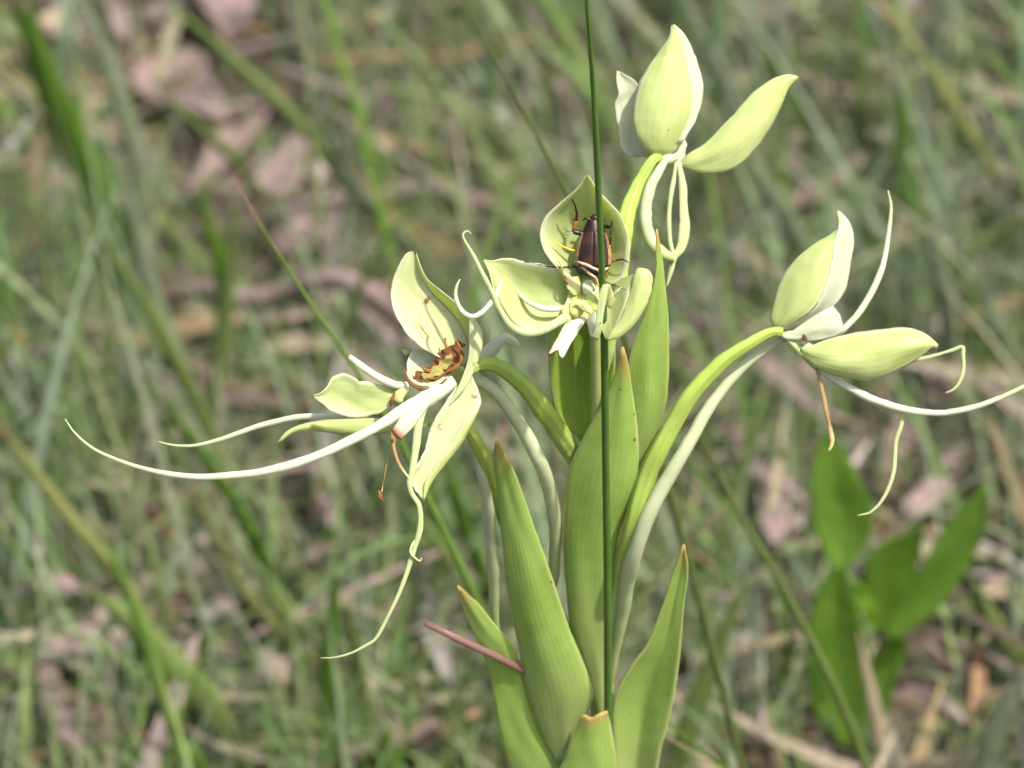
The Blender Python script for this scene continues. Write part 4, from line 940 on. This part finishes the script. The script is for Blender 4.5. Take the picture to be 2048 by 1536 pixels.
part('petal_lobe', [(tube([(1760, 728, -14), (1823, 721, -12), (1869, 711, -10), (1905, 700, -8), (1925, 694, -6), (1926, 708, -4), (1927, 738, -2), (1918, 766, 0), (1905, 780, 0), (1890, 786, 0)], [4, 5, 5, 4.5, 3.2, 4, 4, 4, 3.5, 1.5], zr, n=60, flat=.7), 'lip_green')], f)
part('lip_lobe', [(tube([(1690, 775, 0), (1741, 803, 2), (1780, 818, 4), (1801, 826, 4), (1804, 842, 4), (1792, 884, 4), (1787, 943, 6), (1769, 993, 8), (1741, 1024, 8), (1714, 1031, 8)], [4, 5, 5, 4.5, 4.5, 4.5, 4.2, 3.8, 3, 1.4], zr - 2, n=60, flat=.6), 'lip_green')], f)
part('lip_lobe', [(tube([(1634, 735, 0), (1640, 760, 0), (1646, 790, 2), (1655, 835, 4), (1663, 870, 6), (1664, 888, 6), (1657, 902, 6)], [4, 4.5, 4.5, 4.5, 3.8, 5.5, 2.5], zr + 4, n=44, flat=.6), 'tendril_brown')], f)
part('ovary', [(tube([(1566, 664, zr), (1545, 664, zr), (1495, 690, zr), (1436, 730, zr - 10), (1377, 797, zr - 20), (1331, 872, zr - 40), (1293, 955, zr - 70), (1267, 1045, -110), (1247, 1130, zst(1130) + 30), (1228, 1230, zst(1230) + 10), (1208, 1340, zst(1340))], [10, 13, 16, 18, 19, 19, 19, 18, 16, 13, 8], 0, n=64, sides=30, ribs=6, rib_d=.07, twist=4), 'ovary')], f)
part('spur', [(tube([(1570, 676, zr - 20), (1545, 690, zr - 30), (1504, 718, zr - 40), (1459, 762, zr - 44), (1415, 822, zr - 40), (1378, 886, zr - 40), (1340, 950, zr - 50), (1300, 1022, zr - 70), (1274, 1090, -110), (1256, 1160, -180), (1243, 1240, zst(1240) + 26), (1230, 1310, zst(1310) + 12), (1222, 1370, zst(1370) + 6)], [7, 9, 11, 13, 14, 15, 16, 17, 18, 16, 13, 9, 4], 0, n=64), 'spur')], f)

# ------------------------------------------------------------------ rush in front of the flower
def rush():
    pts = [(1166, -90), (1172, 0), (1181, 100), (1189, 200), (1196, 310), (1200, 400), (1204, 520), (1207, 650), (1209, 800), (1211, 950), (1213, 1100), (1215, 1250), (1218, 1420)]
    W = [pos(p[0], p[1], 305 - .66 * (p[1] - 490)) for p in pts]
    l = W[-1]; d = W[-1] - W[-2]; d /= -d[2]
    W += [l + d * (l[2] * .5), l + d * (l[2] + .012)]
    W[-1][0] = l[0] + .012
    S = spline(W, 70)[::-1]
    rad = np.interp(np.linspace(0, 1, 70), [0, .5, .68, .8, .9, 1], [8.4, 7.8, 7.4, 7, 5.2, 3.4]) * PX
    kk = np.linspace(0, 1, 70)
    rad *= 1 + .04 * np.sin(kk * 23) + .03 * np.sin(kk * 57 + 1)
    S[:, 0] += PX * (1.6 * np.sin(kk * 19 + .5) + .8 * np.sin(kk * 41)) * np.clip(kk * 3, 0, 1)
    o = part('rush_stem', [(tube_world(S, rad, 12, flat=.8, ribs=4, rib_d=.08), 'rush_green')], origin=S[0])
    tag(o, 'tall dark green rush stem rising straight in front of the orchid', 'rush')
rush()
def reed():
    W = [pos(851, 1247, -205), pos(872, 1259, -210), pos(905, 1272, -222), pos(940, 1291, -238), pos(990, 1312, -252), pos(1032, 1334, -268), pos(1090, 1368, -340)]
    g = on_ground(1500, 1640)
    W += [np.array([W[-1][0] + .02, W[-1][1] + .05, W[-1][2] * .55]), np.array([W[-1][0] + .05, W[-1][1] + .12, -.01])]
    S = spline(W, 40)[::-1]
    rad = np.interp(np.linspace(0, 1, 40), [0, .5, .8, .97, 1], [5, 5, 6.5, 8, 6]) * PX
    o = part('dry_reed', [(tube_world(S, rad, 10, flat=.6, ribs=3, rib_d=.14, twist=2), 'reed_brown')], origin=S[0])
    tag(o, 'short brown reed tip poking out across the leafy bracts', 'reed')
reed()

# ------------------------------------------------------------------ beetle in the hood
def beetle():
    zb = 222
    e = empty('beetle', pos(1187, 545, zb - 10))
    tag(e, 'dark brown beetle clinging head up inside the front flower hood', 'beetle')
    cx = lambda py: 1187 + (py - 490) * -.02
    # body: outline half widths along the axis, domed towards the lens
    ys = np.array([431, 434, 440, 448, 458, 470, 485, 500, 515, 528, 538, 546, 551, 554])
    hw = np.array([3, 8, 12, 15.5, 20, 24.5, 29.5, 33, 34.5, 34, 31.5, 26, 18, 6])
    dp = np.array([4, 8, 11, 13, 15, 17, 19, 20, 20, 19, 17, 13, 9, 4])
    def shell(y0, y1, scale, lift, a0, a1, n=26, k=19):
        yy = np.linspace(y0, y1, n)
        G = np.zeros((n, k, 3)); UV = np.zeros((n, k, 2))
        for i, y in enumerate(yy):
            h = np.interp(y, ys, hw) * scale; d = np.interp(y, ys, dp) + lift
            for j in range(k):
                a = a0 + (a1 - a0) * j / (k - 1)
                G[i, j] = pos(cx(y) - h * math.cos(a), y, zb + d * math.sin(a)); UV[i, j] = (j / (k - 1), i / (n - 1))
        return G, UV
    G, UV = shell(431, 554, 1, 0, 0, 2 * math.pi, 40, 33)
    n, k = G.shape[:2]
    F = [(i * k + j, i * k + j + 1, (i + 1) * k + j + 1, (i + 1) * k + j) for i in range(n - 1) for j in range(k - 1)]
    body = [((G.reshape(-1, 3), F, UV.reshape(-1, 2)), 'beetle_black')]
    def leg(pts, rad, mats, z=0):
        S = p3(pts, zb + z)
        W = [pos(*p) for p in S]
        m = len(mats)
        for i in range(len(W) - 1):
            q = np.array([W[i], W[i + 1]])
            t = np.linspace(0, 1, 6)[:, None]
            body.append((tube_world(q[0] * (1 - t) + q[1] * t, np.linspace(rad[i], rad[i + 1], 6) * PX, 8), mats[min(i, m - 1)]))
    def spines(a, b, k, sg, z):
        for i in range(k):
            t = (i + .5) / k
            x, y = a[0] + (b[0] - a[0]) * t, a[1] + (b[1] - a[1]) * t
            for s in (sg if isinstance(sg, tuple) else (sg,)):
                body.append((tube_world(np.array([pos(x, y, zb + z), pos(x + s * 4, y - 2, zb + z + 1), pos(x + s * 7.5, y - 4.5, zb + z + 2)]), np.array([1.0, .8, .4]) * PX, 5), 'beetle_orange'))
    K, O = 'beetle_black', 'beetle_orange'
    leg([(1168, 468, -2), (1159, 466, 0), (1147, 464, 2), (1148, 458, 2), (1152, 442, 6), (1154, 428, 14), (1150, 410, 28), (1143, 397, 38)], [5, 5, 4.2, 3.6, 3, 2.6, 1.8, 1.2], [K, K, K, O, K, K, K])
    spines((1148, 462), (1154, 428), 6, (-1, 1), 1)
    leg([(1204, 452, -6), (1214, 453, -4), (1222, 455, 4), (1222, 470, 6), (1219, 490, 4), (1218, 508, 0), (1215, 512, -4)], [4, 3.4, 2.4, 2.2, 3, 3.4, 2], [K, K, K, K, O, K])
    leg([(1222, 455, 4), (1224, 441, 8)], [1.8, 1.0], [K])
    spines((1222, 464), (1219, 506), 6, 1, 0)
    leg([(1206, 526, -8), (1220, 524, -6), (1232, 521, 2), (1243, 518.5, 14), (1249, 520, 20), (1257, 525, 28)], [4, 3, 2, 1.6, 1.4, 1.1], [O, O, K, K, K])
    spines((1212, 525), (1230, 522), 3, 1, -5)
    leg([(1152, 503, -6), (1136, 498, -6), (1120, 490, -2), (1109, 484, 4)], [2.6, 2.2, 1.4, .7], ['beetle_yellow'])
    leg([(1152, 532, -10), (1138, 534, -2), (1116, 535, 6), (1096, 532, 10), (1070, 527, 14), (1049, 523, 16)], [2.2, 2, 1.8, 1.6, 1.3, 1], [K])
    leg([(1183, 546, 4), (1196, 555, 8), (1212, 564, 4), (1230, 571, 0), (1256, 581, -2)], [2, 1.6, 1.2, 1, .6], [K])
    leg([(1150, 522, 0), (1163, 532, 12), (1180, 548, 18), (1192, 556, 18), (1196, 568, 14)], [3, 3.4, 3, 2.4, 1.6], ['beetle_cream'])
    leg([(1150, 530, -8), (1158, 544, -2), (1170, 550, 0)], [3, 3.4, 2], [K])
    leg([(1206, 530, -4), (1212, 545, -6), (1214, 556, -8)], [4, 3, 1.2], [O])
    part('body', body, e)
    # head with curved feeler
    part('antenna', [(tube([(1182, 441, 8), (1176, 437, 9), (1170, 437, 9), (1166, 441, 8)], [2.6, 2.4, 2, 1], zb), 'beetle_black')], e)
    part('antenna', [(tube([(1198, 440, 8), (1204, 438, 9), (1209, 440, 8)], [2.4, 2.2, 1], zb), 'beetle_black')], e)
    part('head', [(blob(1190, 437, zb + 4, 10, 8, 9, 0, .03, 5), 'beetle_shell')], e)
    G, UV = shell(440, 466, 1.03, 2.0, .15, math.pi - .15, 14, 17)
    part('neck_shield', [(thick_grid(G, UV, 1.2 * PX), 'beetle_shell')], e)
    for a0, a1, lb in ((.05, math.pi / 2 - .015, 'left'), (math.pi / 2 + .015, math.pi - .05, 'right')):
        G, UV = shell(463, 533, 1.05, 3.0, a0, a1, 24, 13)
        # rear edge slants down to the seam
        wc = part('wing_case', [(thick_grid(G, UV, 1.5 * PX), 'beetle_shell')], e)
        b0, b1 = (a0, a0 + .55) if a0 < 1 else (a1 - .55, a1)
        G, UV = shell(465, 531, 1.065, 3.6, b0, b1, 20, 7)
        part('wing_case_margin', [(thick_grid(G, UV, 1.0 * PX), 'beetle_edge')], wc)
    part('tail_band', [(tube([(1152, 521, 6), (1162, 526, 16), (1175, 531, 23), (1188, 537, 25), (1200, 541, 22), (1212, 538, 12), (1218, 530, 4)], [2, 3, 3, 3, 3, 2.6, 1.6], zb, n=30), 'beetle_cream')], e)
beetle()
